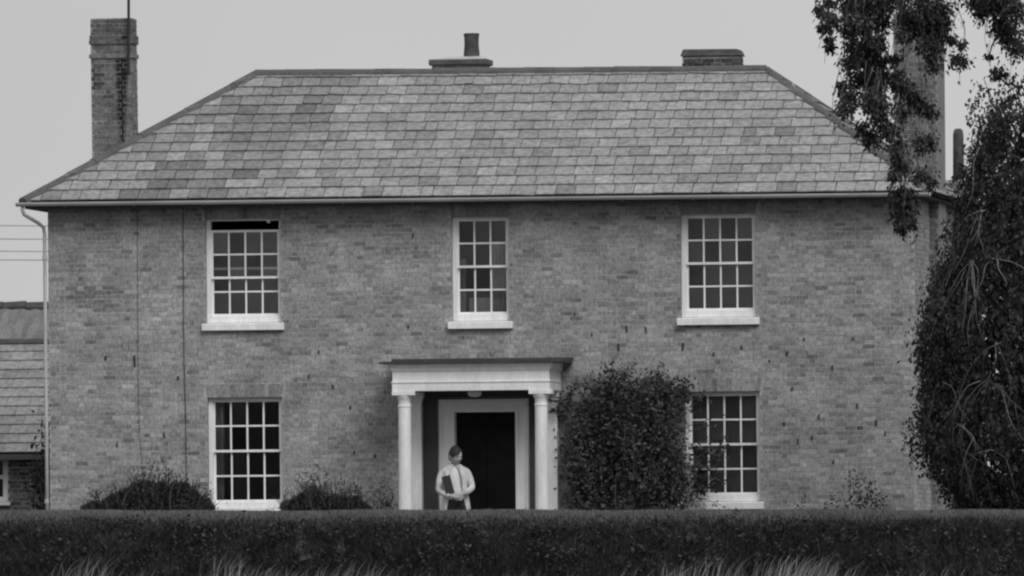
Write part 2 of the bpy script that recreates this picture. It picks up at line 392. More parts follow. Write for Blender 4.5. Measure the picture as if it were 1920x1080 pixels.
# --- sash windows
def make_window(x0, x1, z0, z1, cols, drop, kind):
    f = MB(); yo = .085
    fw = .062
    f.box(x0, x0 + fw, yo, yo + .13, z0, z1); f.box(x1 - .034, x1, yo, yo + .13, z0, z1)
    f.box(x0 + fw, x1 - .034, yo, yo + .13, z1 - .03, z1)
    f.box(x0 + .0, x1 - .0, yo - .010, yo + .16, z0 - .02, z0 + .075)
    wd = f.build('window', 'white', house, bevel=.004)
    s = MB(); s.box(x0 - .055, x1 + .05, -.075, .10, z0 - .135, z0 - .022)
    s.v = [(x, y, z - (.015 if (y < 0 and z > z0 - .1) else 0)) for x, y, z in s.v]
    s.build('sill', 'white', wd, bevel=.008)
    a, b = x0 + fw, x1 - .034; zb, zt = z0 + .075, z1 - .03; mid = (zb + zt) / 2
    for up in (True, False):
        lo, hi = (mid - .018 - drop, zt - drop) if up else (zb, mid + .018)
        y = yo + .035 if up else yo + .078
        q = MB(); st, rl, br = .030, .034, .024
        q.box(a, a + st, y, y + .035, lo, hi); q.box(b - st, b, y, y + .035, lo, hi)
        q.box(a + st, b - st, y + .002, y + .033, lo, lo + rl); q.box(a + st, b - st, y + .002, y + .033, hi - rl, hi)
        pw = (b - a - 2 * st - (cols - 1) * br) / cols; ph = (hi - lo - 2 * rl - br) / 2
        for c in range(1, cols):
            xx = a + st + c * pw + (c - 1) * br; q.box(xx, xx + br, y + .004, y + .031, lo + rl, hi - rl)
        zz = lo + rl + ph; q.box(a + st, b - st, y + .009, y + .027, zz, zz + br)
        q.build('sash', 'white', wd)
        for c in range(cols):
            for r_ in range(2):
                px, pz = a + st + c * (pw + br), lo + rl + r_ * (ph + br)
                g_ = MB().box(-pw / 2 - .003, pw / 2 + .003, -.002, .002, -ph / 2 - .003, ph / 2 + .003).build('pane', random.choice(('glass', 'glass', 'glass_b', 'glass_c')), wd)
                g_.location = (px + pw / 2, y + .018, pz + ph / 2)
                g_.rotation_euler = (random.gauss(0, .0012), 0, random.gauss(0, .006))
    if kind.startswith('blind'):
        q = MB(); n = 24; yb = yo + .24
        for i in range(n):
            xa, xb = x0 - .02 + (x1 - x0 + .04) * i / n, x0 - .02 + (x1 - x0 + .04) * (i + 1) / n
            ya, yb2 = yb + .006 * math.sin(i * .9), yb + .006 * math.sin((i + 1) * .9)
            q.add([(xa, ya, z0), (xb, yb2, z0), (xb, yb2, z1 - (.0 if drop == 0 else .16)), (xa, ya, z1 - (.0 if drop == 0 else .16))], [(0, 1, 2, 3)])
        q.build('blind', kind, wd, smooth=True)
    def drape(xa, xb, zb_, zt_):
        q = MB(); n = 28
        for i in range(n + 1):
            t = i / n; x = xa + (xb - xa) * t; y = yo + .26 + .03 * math.sin(t * 20)
            q.v += [(x, y, zb_), (x + .02 * math.sin(t * 7), y, zt_)]
        for i in range(n): q.f.append((2 * i, 2 * i + 2, 2 * i + 3, 2 * i + 1)); q.t.append(.3); q.mi.append(0)
        q.build('curtain', 'curtain', wd, smooth=True)
    if kind == 'dark': drape(x0 + .02, x0 + .17, z0, z1)
    if kind == 'drape': drape(x1 - .30, x1 + .02, z0, z1 - .35); drape(x0, x0 + .14, z0, z1 - .6); drape(x0 + .2, x1 - .3, z0, z0 + .32)
    return wd
for w_ in WINS:
    make_window(**w_)
MB().lathe(-3.125, .06, [(.0, 5.055), (.022, 5.062), (.030, 5.085), (.022, 5.108), (.0, 5.115)], 12).build('white_knob', 'white', house, smooth=True)  # small white knob added for a bright spot at the window head

# --- door case and dark hall
dc = MB()
def arch_piece(mb, x0, x1, z0, z1, y): mb.box(x0, x1, y, .20, z0, z1)
dc.box(-.655, -.425, .035, .22, 0.08, 2.50); dc.box(.452, .655, .035, .22, 0.08, 2.50)
dc.box(-.425, .452, .037, .22, 2.315, 2.50)
dc.box(-.655, -.60, .012, .035, .08, 2.50); dc.box(.60, .655, .012, .035, .08, 2.50); dc.box(-.60, .60, .014, .037, 2.452, 2.50)
dc.box(-.47, -.425, .015, .037, .08, 2.36); dc.box(.452, .497, .015, .037, .08, 2.36); dc.box(-.425, .452, .017, .039, 2.315, 2.36)
doorcase = dc.build('door_case', 'case_paint', house, bevel=.004); doorcase.location.x = -.022
dl = MB(); dl.box(.40, .445, .24, 1.08, .09, 2.30)
dl.box(.385, .40, .32, .62, .30, .95); dl.box(.385, .40, .70, 1.0, .30, .95); dl.box(.385, .40, .32, .62, 1.1, 2.1); dl.box(.385, .40, .70, 1.0, 1.1, 2.1)
door = dl.build('door', 'door_paint', house, bevel=.004)
MB().lathe(.36, 1.03, [(.0, 1.02), (.022, 1.03), (.03, 1.05), (.022, 1.07), (0, 1.08)], 10).build('door_knob', 'iron', door, smooth=True)

# --- portico
pm = MB()
ZA = 2.585
pm.box(-1.13, 1.13, -1.20, -1.02, ZA, 2.700); pm.box(-1.13, -.97, -1.02, -.01, ZA, 2.700); pm.box(.97, 1.13, -1.02, -.01, ZA, 2.700)
pm.box(-1.14, 1.14, -1.212, -.012, 2.700, 2.722); pm.box(-1.125, 1.125, -1.196, -.014, 2.722, 2.86)
port = pm.build('portico', 'white', house, bevel=.004); port.location = (-.026, 0, .02)
cm = MB(); prof = [(0, 2.86), (.012, 2.875), (.02, 2.90), (.035, 2.93), (.06, 2.95), (.064, 2.972)]
for i in range(len(prof) - 1):
    (o0, za), (o1, zb) = prof[i], prof[i + 1]; o0 += .004; o1 += .004
    A = [(-1.125 - o0, -.012), (-1.125 - o0, -1.196 - o0), (1.125 + o0, -1.196 - o0), (1.125 + o0, -.012)]
    B = [(-1.125 - o1, -.012), (-1.125 - o1, -1.196 - o1), (1.125 + o1, -1.196 - o1), (1.125 + o1, -.012)]
    for k in range(3): cm.add([(*A[k], za), (*A[k + 1], za), (*B[k + 1], zb), (*B[k], zb)], [(0, 1, 2, 3)])
cm.build('cornice', 'white', port)
cb = MB(); cb.box(-.97, .97, -1.02, -.02, 2.60, 2.66); cb.build('ceiling_board', 'case_paint', port)
rf = MB()  # shallow lead roof, slightly crowned
n = 12
for i in range(n):
    xa, xb = -1.30 + 2.60 * i / n, -1.30 + 2.60 * (i + 1) / n
    ca, cb_ = [.030 * (1 - (x / 1.3) ** 2) for x in (xa, xb)]
    rf.add([(xa, -1.32, 2.974), (xb, -1.32, 2.974), (xb, -1.32, 3.002 + cb_), (xa, -1.32, 3.002 + ca),
            (xa, -.013, 2.974), (xb, -.013, 2.974), (xb, -.013, 3.03 + cb_), (xa, -.013, 3.03 + ca)],
           [(0, 1, 2, 3), (3, 2, 6, 7), (4, 5, 1, 0)] + ([(4, 0, 3, 7)] if i == 0 else []) + ([(1, 5, 6, 2)] if i == n - 1 else []))
rfo = rf.build('lead_roof', 'lead', port)
MB().box(-1.31, 1.31, -.035, -.004, 3.03, 3.065).build('lead_flashing', 'lead', port)
colprof = [(.118, .08), (.118, .14), (.105, .16), (.098, .20), (.097, .9), (.094, 1.6), (.090, 2.36), (.098, 2.365), (.098, 2.385), (.090, 2.39), (.090, 2.46),
           (.100, 2.475), (.112, 2.50), (.118, 2.525)]
for x in (-.968, .994):
    c = MB().lathe(x, -1.10, colprof, 28).build('column', 'white', port, smooth=True)
    m_ = c.modifiers.new('es', 'EDGE_SPLIT'); m_.split_angle = R(35)
    MB().box(x - .165, x + .165, -1.215, -.975, 2.527, 2.584).build('abacus', 'white', port, bevel=.004)
for x in (-.975, .985):
    p = MB(); p.box(x - .10, x + .10, -.16, -.004, .08, 2.45); p.box(x - .112, x + .112, -.172, -.004, 2.45, 2.50); p.box(x - .13, x + .13, -.19, -.004, 2.50, 2.584)
    p.build('pilaster', 'white', port, bevel=.004)
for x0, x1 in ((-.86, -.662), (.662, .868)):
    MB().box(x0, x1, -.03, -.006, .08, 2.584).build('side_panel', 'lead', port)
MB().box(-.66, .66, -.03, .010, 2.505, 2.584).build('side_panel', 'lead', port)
MB().lathe(-.03, -.62, [(.0, 2.50), (.07, 2.51), (.10, 2.535), (.10, 2.575), (.085, 2.598)], 16).build('porch_lamp', 'case_paint', port, smooth=True)
MB().box(-1.35, 1.35, -1.45, -.004, -.10, .078).build('step', 'cement', port, bevel=.01)

# --- roof
EY, RY = -.32, 2.75
def rz(x, z=5.4): return -.002 * x - .0035 * x * (z - 5.4) / 1.9
E0, E1 = Vector((-6.622, EY, 5.400)), Vector((6.424, EY, 5.400))
R0, R1 = Vector((-3.73, RY, 7.305)), Vector((3.757, RY, 7.305))
B0, B1 = Vector((-6.622, 2 * RY - EY, 5.400)), Vector((6.424, 2 * RY - EY, 5.400))
tilt = lambda p: Vector((p[0], p[1], p[2] + rz(p[0], p[2])))
rb = MB()
dn = Vector((0, 0, -.035))
T = [tilt(p) + dn for p in (E0, E1, R1, R0, B0, B1)]
rb.add(T, [(0, 1, 2, 3), (1, 5, 2), (5, 4, 3, 2), (4, 0, 3)])
T2 = [tilt(p) + Vector((0, 0, -.06)) for p in (E0, E1, B1, B0)]
rb.add(T2, [(3, 2, 1, 0)])
rb.add([T[0], T[1], T2[1], T2[0]], [(3, 2, 1, 0)])
roof = rb.build('roof', 'roof_base', house)

SLW, NC = .281, 13.6
def slate_tone(x, t, dark=1.0):
    v = .268 + random.gauss(0, .018) + .035 * fbm(x, t, 2.0, .6)
    # a patch of darker slates from another batch, left of the middle
    d = x - np.interp(t, [.3, .97, 1.5, 2.27, 3.35], [-4.6, -3.45, -3.29, -3.19, -2.7]); hw = np.interp(t, [.3, 1, 2, 3.4], [.8, .85, .9, .5])
    if abs(d) < hw + .25 * fbm(x, t, 5, 1.3): v *= .70 if random.random() < .85 else .92
    if x < -4.3 and random.random() < .35: v *= .82
    r = random.random()
    if r < .035: v *= .76
    elif r > .95: v *= 1.15
    return v * dark
def slate_geo(x0a, x1a, x0b, x1b, h, lift=0.0):
    """bottom edge x0a..x1a, top edge x0b..x1b in slope coordinates (s, t, n)"""
    a, b = .026 + lift, .004
    vs = [(x0a, 0, a), (x1a, 0, a), (x1b, h, b), (x0b, h, b), (x0a, 0, a - .016), (x1a, 0, a - .016), (x1b, h, b - .008), (x0b, h, b - .008)]
    return vs, [(0, 1, 2, 3), (4, 5, 1, 0), (1, 5, 6, 2), (4, 0, 3, 7)]
def slate_slope(P0, P1, Q0, Q1, tonef, picker=None):
    """P0-P1 eave, Q0-Q1 ridge, in untilted coordinates"""
    U = (P1 - P0).normalized(); N = U.cross((Q0 - P0)).normalized()
    if N.z < 0: N = -N
    V = N.cross(U); L = (P1 - P0).length; H = (Q0 - P0).dot(V)
    q0, q1 = (Q0 - P0).dot(U), (Q1 - P0).dot(U)
    g_ = H / NC; mb = MB(); ind = []
    for c in range(int(NC) + 1):
        t0 = c * g_ - (.02 if c == 0 else 0); t1 = min(H, t0 + g_ * 1.12)
        lo = lambda t: q0 * t / H; hi = lambda t: L + (q1 - L) * t / H
        x = -.6 + (SLW / 2 if c % 2 else 0) + random.uniform(-.03, .03)
        while x < L:
            wd = SLW * (1 if random.random() > .06 else random.choice([.6, 1.3])) ; xa, xb = x + .005, x + wd - .005; x += wd
            a0, a1, b0, b1 = max(xa, lo(t0)), min(xb, hi(t0)), max(xa, lo(t1)), min(xb, hi(t1))
            if a1 - a0 < .03 and b1 - b0 < .03: continue
            a1 = max(a1, a0); b1 = max(b1, b0)
            tn = tonef(P0.x + U.x * (xa + xb) / 2, t0)
            skew = random.gauss(0, .006); lift = abs(random.gauss(0, .003))
            full = abs(wd - SLW) < 1e-6 and a0 == xa and b0 == xa and a1 == xb and b1 == xb and t0 + g_ * 1.12 <= H
            if picker and full and picker(c, xa): ind.append((xa, t0, tn, skew)); continue
            vs, fs = slate_geo(a0, a1, b0, b1, t1 - t0, lift)
            if random.random() < .07 and a1 - a0 > .15:      # broken lower corner
                k_ = random.choice((0, 1)); dz_ = random.uniform(.012, .035); vs = [(v[0], v[1] + (dz_ if i_ in (k_, k_ + 4) else 0), v[2]) for i_, v in enumerate(vs)]
            mb.add([tilt(P0 + U * v[0] + V * (t0 + v[1] + (skew * (v[0] - a0) / SLW * 2 if v[1] == 0 else 0)) + N * v[2]) for v in vs], fs, tn)
    return mb, ind, (U, V, N, g_)
cnt = [0]
def pick_slate(c, x):
    if c < 8 and cnt[0] < 290 and random.random() < .96: cnt[0] += 1; return True
    return False
mb, ind, (U, V, N, g_) = slate_slope(E0, E1, R0, R1, slate_tone, pick_slate)
mb.build('slate_courses', 'slate', roof, kind='stuff')
st_t = [.13, .145, .16, .185, .20, .215, .23, .245, .255, .265, .28, .30, .32, .345]
sl_me = []
for t in st_t:
    vs, fs = slate_geo(0, SLW - .010, 0, SLW - .010, g_ * 1.12); sl_me.append(MB().add(vs, fs, t).mesh('slate', 'slate'))
Rm = Matrix((U, V, N)).transposed().to_4x4()
for xa, t0, tn, sk in ind:
    i = min(range(len(st_t)), key=lambda q: abs(st_t[q] - tn))
    o = obj('slate', sl_me[i], roof)
    o.matrix_local = Matrix.Translation(tilt(E0 + U * xa + V * t0 + N * abs(random.gauss(0, .003)))) @ Rm @ Matrix.Rotation(sk, 4, 'Z')
for a in ((E1, B1, R1, R1), (B1, B0, R1, R0), (B0, E0, R0, R0)):
    mb, _, _ = slate_slope(*a, lambda x, t: slate_tone(2 + random.random() * 2, t) * .85)
    mb.build('slate_courses', 'slate', roof, kind='stuff')
def ridge_tiles(name, p0, p1, n, r=.105):
    p0, p1 = tilt(p0), tilt(p1); d = (p1 - p0) / n; dh = d.normalized()
    up = Vector((0, 0, 1)); side = dh.cross(up).normalized(); upn = side.cross(dh).normalized()
    for i in range(n):
        q = MB(); ov = .02; k = 9; off = random.gauss(0, .004)
        for e, (tt, rr) in enumerate(((-ov, r * 1.0), (d.length - .004, r * .965))):
            for j in range(k):
                w_ = math.pi * (-.12 + 1.24 * j / (k - 1))
                q.v.append(tuple(p0 + d * i + dh * tt + side * (math.cos(w_) * rr) + upn * (math.sin(w_) * rr * .82 - .03 + off)))
        for j in range(k - 1): q.f.append((j, j + 1, k + j + 1, k + j)); q.t.append(.2); q.mi.append(0)
        q.f.append(tuple(range(k))); q.f.append(tuple(reversed(range(k, 2 * k)))); q.t += [.2, .2]; q.mi += [0, 0]
        o = q.build(name, 'ridge', roof, smooth=True); m_ = o.modifiers.new('es', 'EDGE_SPLIT'); m_.split_angle = R(50)
ridge_tiles('ridge_tile', R0, R1, 17)
ridge_tiles('hip_tile', E0, R0, 10, .10); ridge_tiles('hip_tile', E1, R1, 10, .085)
ridge_tiles('hip_tile', B0, R0, 10, .085); ridge_tiles('hip_tile', B1, R1, 10, .085)
# soffit, gutter, downpipe
so = MB()
so.box(XL - .28, XR + .2, EY + .03, -.008, 5.295, 5.33); so.box(XR + .004, XR + .2, -.008, DEPTH, 5.295, 5.33); so.box(XL - .28, XL - .004, -.008, DEPTH, 5.295, 5.33)
so.build('soffit', 'soffit', house)
gt = MB(); k = 9; GX0, GX1 = -6.72, 6.46
for e, x in enumerate((GX0, -2, 2, GX1)):
    for rad in (.058, .050):
        for j in range(k):
            w_ = math.pi * (1 + j / (k - 1)); gt.v.append((x, EY - .062 + rad * math.cos(w_), 5.370 + rz(x) + rad * math.sin(w_)))
for e in range(3):
    for rr in range(2):
        b = (e * 2 + rr) * k; c = ((e + 1) * 2 + rr) * k
        for j in range(k - 1): gt.f.append((b + j, b + j + 1, c + j + 1, c + j)); gt.t.append(.4); gt.mi.append(0)
    b = e * 2 * k; c = (e + 1) * 2 * k
    gt.f += [(b, c, c + k, b + k), (b + k - 1, b + 2 * k - 1, c + 2 * k - 1, c + k - 1)]; gt.t += [.4, .4]; gt.mi += [0, 0]
gut = gt.build('gutter', 'gutter', house, smooth=False)
for x in np.linspace(-6.0, 6.1, 13):
    MB().box(x - .012, x + .012, EY - .125, EY + .02, 5.297 + rz(x), 5.309 + rz(x)).build('gutter_bracket', 'soffit', gut)
dp = MB().tube([(-6.63, -.36, 5.36), (-6.63, -.36, 5.27), (-6.61, -.33, 5.21), (-6.44, -.13, 5.09), (-6.38, -.06, 5.03), (-6.37, -.04, 4.94), (-6.37, -.04, 3.0), (-6.365, -.04, 2.2), (-6.365, -.04, .05)],
               .026, 10).build('downpipe', 'gutter', house, smooth=True)
for z in (4.6, 2.9, 1.1):
    MB().tube([(-6.37, -.04, z - .03), (-6.37, -.04, z + .03)], .034, 10).build('pipe_collar', 'gutter', dp)
for pts in ([(-3.985 - .37, -.012, 5.28), (-4.36, -.012, 3.2), (-4.34, -.012, 2.2), (-4.33, -.012, .1)],
            [(-5.02, -.012, 5.28), (-5.03, -.012, 3.0), (-5.02, -.012, 2.1), (-4.97, -.012, 1.5), (-4.95, -.012, .1)]):
    MB().tube(pts, .0055 if pts[0][0] > -4.6 else .003, 6).build('cable', 'iron', house)

# --- chimneys
def chimney(name, x0, x1, y0, y1, zb, zt, bands, tone, lean=0.0, side_mat=None, bmat='brick'):
    core = MB(); core.box(x0 + .006, x1 - .006, y0 + .006, y1 - .006, zb, zt - .01)
    ch = core.build(name, 'mortar', house)
    b = MB()
    faces = [(x0, x1, lambda s, d, z: (s, y0 + d, z)), (y0 + .0, y1, lambda s, d, z: (x1 - d, s, z)),
             (x0, x1, lambda s, d, z: (x0 + x1 - s, y1 - d, z)), (y0, y1, lambda s, d, z: (x0 + d, y0 + y1 - s, z))]
    for k_, (s0, s1, pl) in enumerate(faces):
        if side_mat and k_ == 1:
            continue
        brickface(b, s0 + (.0 if k_ in (0, 2) else .006), s1 - (.0 if k_ in (0, 2) else .006), zb, zt, [], pl, (lambda x, z: min(.4, tone(-5.7 if x0 < -5 else x, z) * 1.25)) if k_ == 1 else tone, off=.05)  # right faces get paler bricks, side light put into their tone
    b.build('brickwork', bmat, ch, kind='stuff')
    if side_mat:
        MB().box(x1 - .004, x1 + .014, y0 + .004, y1, zb if zb > 0 else 0, zt - .02).build('lit_flank', side_mat, ch)  # plain slab whose paler colour carries the light on this side
    for z0, h, o_ in bands:
        q = MB()
        q.box(x0 - o_ + .006, x1 + o_ - .006, y0 - o_ + .006, y1 + o_ - .006, z0, z0 + h - .004)
        for a0, a1, pl in ((x0 - o_, x1 + o_, lambda s, d, z: (s, y0 - o_ + d, z)), (y0 - o_ + .01, y1 + o_ - .01, lambda s, d, z: (x1 + o_ - d, s, z)),
                           (y0 - o_ + .01, y1 + o_ - .01, lambda s, d, z: (x0 - o_ + d, s, z))):
            brickface(q, a0, a1, z0, z0 + h + .001, [], pl, tone)
        for i in range(6): q.t[i] = .22
        q.build('brick_band', 'brick', ch)
    if lean:
        ch.matrix_local = Matrix.Translation((0, 0, zb)) @ Matrix.Shear('XY', 4, (lean, 0)) @ Matrix.Translation((0, 0, -zb)) if False else Matrix(((1, 0, lean, -lean * zb), (0, 1, 0, 0), (0, 0, 1, 0), (0, 0, 0, 1)))
    return ch
def tone_left(x, z):
    t = .155 + random.gauss(0, .025) + .03 * fbm(x, z, 1, 3)
    if z > 7.96: t *= .6
    elif z > 7.73: t *= .8
    if z < 7.48 and z > 7.08 and x < -5.95: t *= .55
    return max(.03, t)
chl = chimney('chimney', -6.08, -5.475, 2.1, 2.55, 5.0, 8.175, [(7.79, .13, .022), (7.585, .065, .022)], tone_left, lean=-.012, bmat='brick_sooty')
def tone_right(x, z): return max(.05, .15 + random.gauss(0, .025) + .04 * fbm(x, z, 1, 3))
chr_ = chimney('chimney', 5.68, 6.305, 2.1, 3.05, -.1, 8.05, [(7.82, .13, .022)], tone_right, side_mat='lit_side')
chm = chimney('chimney', -1.20, -.41, 3.1, 3.6, 6.5, 7.44, [], lambda x, z: .13 + random.gauss(0, .02))
MB().box(-1.242, -.372, 3.06, 3.64, 7.415, 7.505).build('capping', 'ridge', chm, bevel=.02)
fl = MB(); fl.add([(-1.2, 3.1, 7.505), (-.42, 3.1, 7.505), (-.42, 3.6, 7.505), (-1.2, 3.6, 7.505), (-.93, 3.25, 7.55), (-.48, 3.25, 7.55), (-.48, 3.5, 7.55), (-.93, 3.5, 7.55)],
    [(0, 1, 5, 4), (1, 2, 6, 5), (2, 3, 7, 6), (3, 0, 4, 7), (4, 5, 6, 7)]); fl.build('flaunching', 'cement', chm)
p_ = MB().lathe(-.648, 3.36, [(.120, 7.53), (.116, 7.61), (.106, 7.71), (.108, 7.83), (.116, 7.86), (.116, 7.885), (.10, 7.89), (.09, 7.75)], 20).build('chimney_pot', 'pot', chm, smooth=True)
p_.modifiers.new('es', 'EDGE_SPLIT').split_angle = R(40)
chs = chimney('chimney', 2.48, 3.32, 3.1, 3.6, 6.5, 7.50, [], lambda x, z: max(.03, .06 + random.gauss(0, .015)))
q = MB(); q.add([(2.455, 3.075, 7.50), (3.345, 3.075, 7.50), (3.345, 3.625, 7.50), (2.455, 3.625, 7.50), (2.49, 3.11, 7.60), (3.30, 3.11, 7.595), (3.30, 3.59, 7.595), (2.49, 3.59, 7.60)],
    [(0, 1, 5, 4), (1, 2, 6, 5), (2, 3, 7, 6), (3, 0, 4, 7), (4, 5, 6, 7)]); q.build('capping', 'pot', chs, bevel=.02)
chb = chimney('chimney', 5.95, 6.45, 5.85, 6.35, -.1, 5.75, [], tone_right)
p_ = MB().lathe(6.19, 6.1, [(.085, 5.74), (.080, 6.2), (.078, 6.42), (.065, 6.48), (.04, 6.505)], 18).build('chimney_pot', 'pot', chb, smooth=True)

# ------------------------------------------------------------------ aerial mast on the left chimney
am = MB(); am.tube([(-5.495, 2.02, 7.30), (-5.487, 2.02, 8.1), (-5.475, 2.02, 9.5)], .021, 8)
mast = am.build('aerial_mast', 'iron'); tag(mast, 'thin black aerial mast strapped to the tall left chimney', 'aerial')
MB().tube([(-5.495, 2.02, 7.33), (-5.60, 2.09, 7.33)], .016, 6).build('bracket', 'iron', mast)
MB().tube([(-5.49, 2.02, 7.86), (-5.60, 2.07, 7.86)], .014, 6).build('bracket', 'iron', mast)
an = MB()
an.tube([(-5.78, 2.02, 9.45), (-5.18, 2.02, 9.45)], .012, 6)
for i in range(6): an.tube([(-5.73 + i * .1, 1.7, 9.45), (-5.73 + i * .1, 2.34, 9.45)], .006, 5)
an.build('antenna', 'iron', mast)
for x, s in ((-5.60, 1),):
    MB().tube([(x, 2.088, 7.5), (x - .0, 2.088, 7.1), (x + .01, 2.09, 6.2)], .011, 6).build('lead_cable', 'iron', mast)

# ------------------------------------------------------------------ outbuildings at the left
ob = empty('outbuilding', (-10, 10.5, 0), 'low brick outbuilding with stone-slated roof left of the farmhouse', 'outbuilding')
def opar(o): o.matrix_parent_inverse = Matrix.Translation((10, -10.5, 0)); return o
OX0, OX1, OY, OE, ORY, ORZ = -14.5, -4.0, 9.0, 1.89, 12.0, 3.62
ow = MB(); wall_with_openings(ow, OX0, OX1, -.2, 1.92, 9.306, 9.6, [(-9.51, -8.72, 1.16, 1.84)])
ow.box(OX0, OX0 + .3, 9.61, 14.7, -.2, 1.92); ow.box(OX1 - .3, OX1, 9.61, 14.7, -.2, 1.92); ow.box(OX0, OX1, 14.7, 15, -.2, 1.92)
oww = opar(ow.build('wall', ['mortar', 'reveal', 'dark_room'], ob))
b = MB(); brickface(b, OX0, OX1, 0, 1.92, [(-9.51, -8.72, 1.16, 1.84)], lambda s, d, z: (s, 9.3 + d, z), lambda x, z: .10 + random.gauss(0, .02)); b.build('brickwork', 'brick', oww, kind='stuff')
f = MB(); f.box(-9.51, -9.44, 9.33, 9.42, 1.16, 1.84); f.box(-8.80, -8.72, 9.33, 9.42, 1.16, 1.84); f.box(-9.44, -8.80, 9.33, 9.42, 1.5, 1.56)
f.box(-9.44, -8.80, 9.33, 9.42, 1.77, 1.84); f.box(-9.44, -8.80, 9.33, 9.42, 1.16, 1.23); f.box(-9.14, -9.10, 9.335, 9.41, 1.23, 1.77)
wf = opar(f.build('window', 'white_dull', ob))
for x0, x1, z0, z1 in ((-9.44, -9.14, 1.56, 1.77), (-9.10, -8.80, 1.56, 1.77), (-9.44, -9.14, 1.23, 1.5), (-9.10, -8.80, 1.23, 1.5)):
    MB().box(x0, x1, 9.37, 9.374, z0, z1).build('pane', 'glass', wf)
MB().box(-9.54, -8.68, 9.24, 9.33, 1.10, 1.155).build('sill', 'white_dull', wf)
r_ = MB(); r_.add([(OX0, OY, OE - .03), (OX1, OY, OE - .03), (OX1, ORY, ORZ - .03), (OX0, ORY, ORZ - .03), (OX0, 15, OE - .03), (OX1, 15, OE - .03)], [(0, 1, 2, 3), (3, 2, 5, 4)])
r_.add([(OX0, OY, OE - .03), (OX0, 15, OE - .03), (OX0, ORY, ORZ - .03)], [(2, 1, 0)])
r_.add([(OX0, OY, OE - .03), (OX1, OY, OE - .03), (OX1, OY + .0, OE - .10), (OX0, OY, OE - .10)], [(0, 3, 2, 1)])
r_.add([(OX0, OY, OE - .10), (OX1, OY, OE - .10), (OX1, 9.31, OE - .10), (OX0, 9.31, OE - .10)], [(0, 3, 2, 1)])
orf = opar(r_.build('roof', 'roof_base', ob))
P0, V_ = Vector((OX0, OY, OE)), Vector((0, ORY - OY, ORZ - OE)); H = V_.length; V_.normalize(); N_ = Vector((1, 0, 0)).cross(V_); nc = 12; gg = H / nc
shared = []
for t in (.20, .22, .24, .26):
    vs, fs = slate_geo(0, .354, 0, .354, gg * 1.1, .0); shared.append(MB().add([(v[0], v[1], v[2]) for v in vs], fs, t).mesh('slate', 'slate'))
mb = MB(); Rm2 = Matrix((Vector((1, 0, 0)), V_, N_)).transposed().to_4x4()
for c in range(nc):
    x = OX0 + (.18 if c % 2 else 0)
    while x < OX1 - .36:
        p = P0 + V_ * (c * gg) + Vector((x - OX0, 0, 0))
        if -10.2 < x < -7.7:
            o = obj('slate', random.choice(shared), orf); o.matrix_local = Matrix.Translation(p) @ Rm2
        else:
            vs, fs = slate_geo(0, .354, 0, .354, gg * 1.1, .0)
            mb.add([p + Vector((v[0], 0, 0)) + V_ * v[1] + N_ * v[2] for v in vs], fs, random.gauss(.23, .02))
        x += .36
mb.build('slate_courses', 'slate', orf, kind='stuff')
q = MB(); q.tube([(OX0, ORY, ORZ + .0), (OX1, ORY, ORZ + .0)], .07, 8); q.build('ridge_capping', 'pot', orf)

bnr = empty('barn', (-13, 27, 0), 'long barn with rough pantiled roof behind the low outbuilding', 'barn')
def bpar(o): o.matrix_parent_inverse = Matrix.Translation((13, -27, 0)); return o
bw_ = MB(); bw_.box(-24, -3, 24.6, 30, -.2, 3.0); bpar(bw_.build('wall', 'reveal', bnr))
rr = MB(); nxr, nyr = 210, 22
for j in range(nyr + 1):
    t = j / nyr
    for i in range(nxr + 1):
        x = -24.3 + 21.6 * i / nxr
        rr.v.append((x, 24.2 + 3.1 * t, 2.85 + 1.72 * t + .028 * math.sin(x * 2 * math.pi / .26) * .7 + .03 * ((t * nyr * .5) % 1) * -1 + .05 * fbm(x, t * 3, 0, .5)))
for j in range(nyr):
    for i in range(nxr):
        a = j * (nxr + 1) + i; rr.f.append((a, a + 1, a + nxr + 2, a + nxr + 1)); rr.t.append(.2); rr.mi.append(0)
b0 = len(rr.v); rr.v += [(-24.3, 27.3, 4.55), (-2.7, 27.3, 4.55), (-2.7, 30.4, 2.85), (-24.3, 30.4, 2.85)]; rr.f.append((b0, b0 + 1, b0 + 2, b0 + 3)); rr.t.append(.2); rr.mi.append(0)
brf = bpar(rr.build('roof', 'thatch', bnr, smooth=False))
for i in range(54):
    x = -24.2 + i * .4
    MB().tube([(x, 27.3, 4.54 + random.uniform(-.015, .015)), (x + .39, 27.3, 4.54 + random.uniform(-.015, .015))], .09, 8).build('ridge_tile', 'pot', brf)

# ------------------------------------------------------------------ overhead wires and poles
for i, z in enumerate((6.305, 6.065, 5.845, 5.69)):
    pts = []
    for k in range(25):
        t = k / 24; x = -26 + 36 * t; pts.append((x, 40 + .0 * t, z + .45 * ((2 * t - 1) ** 2) - .45 * ((2 * (11.5 / 36) - 1) ** 2)))
    wv = MB().tube(pts, .012, 5).build('overhead_wire', 'gutter')
    tag(wv, ['topmost of the four overhead wires crossing the sky at the left', 'second overhead wire from the top in the sky at the left',
             'third overhead wire from the top in the sky at the left', 'lowest of the four overhead wires above the barn roof'][i], 'wire', 'overhead wires')

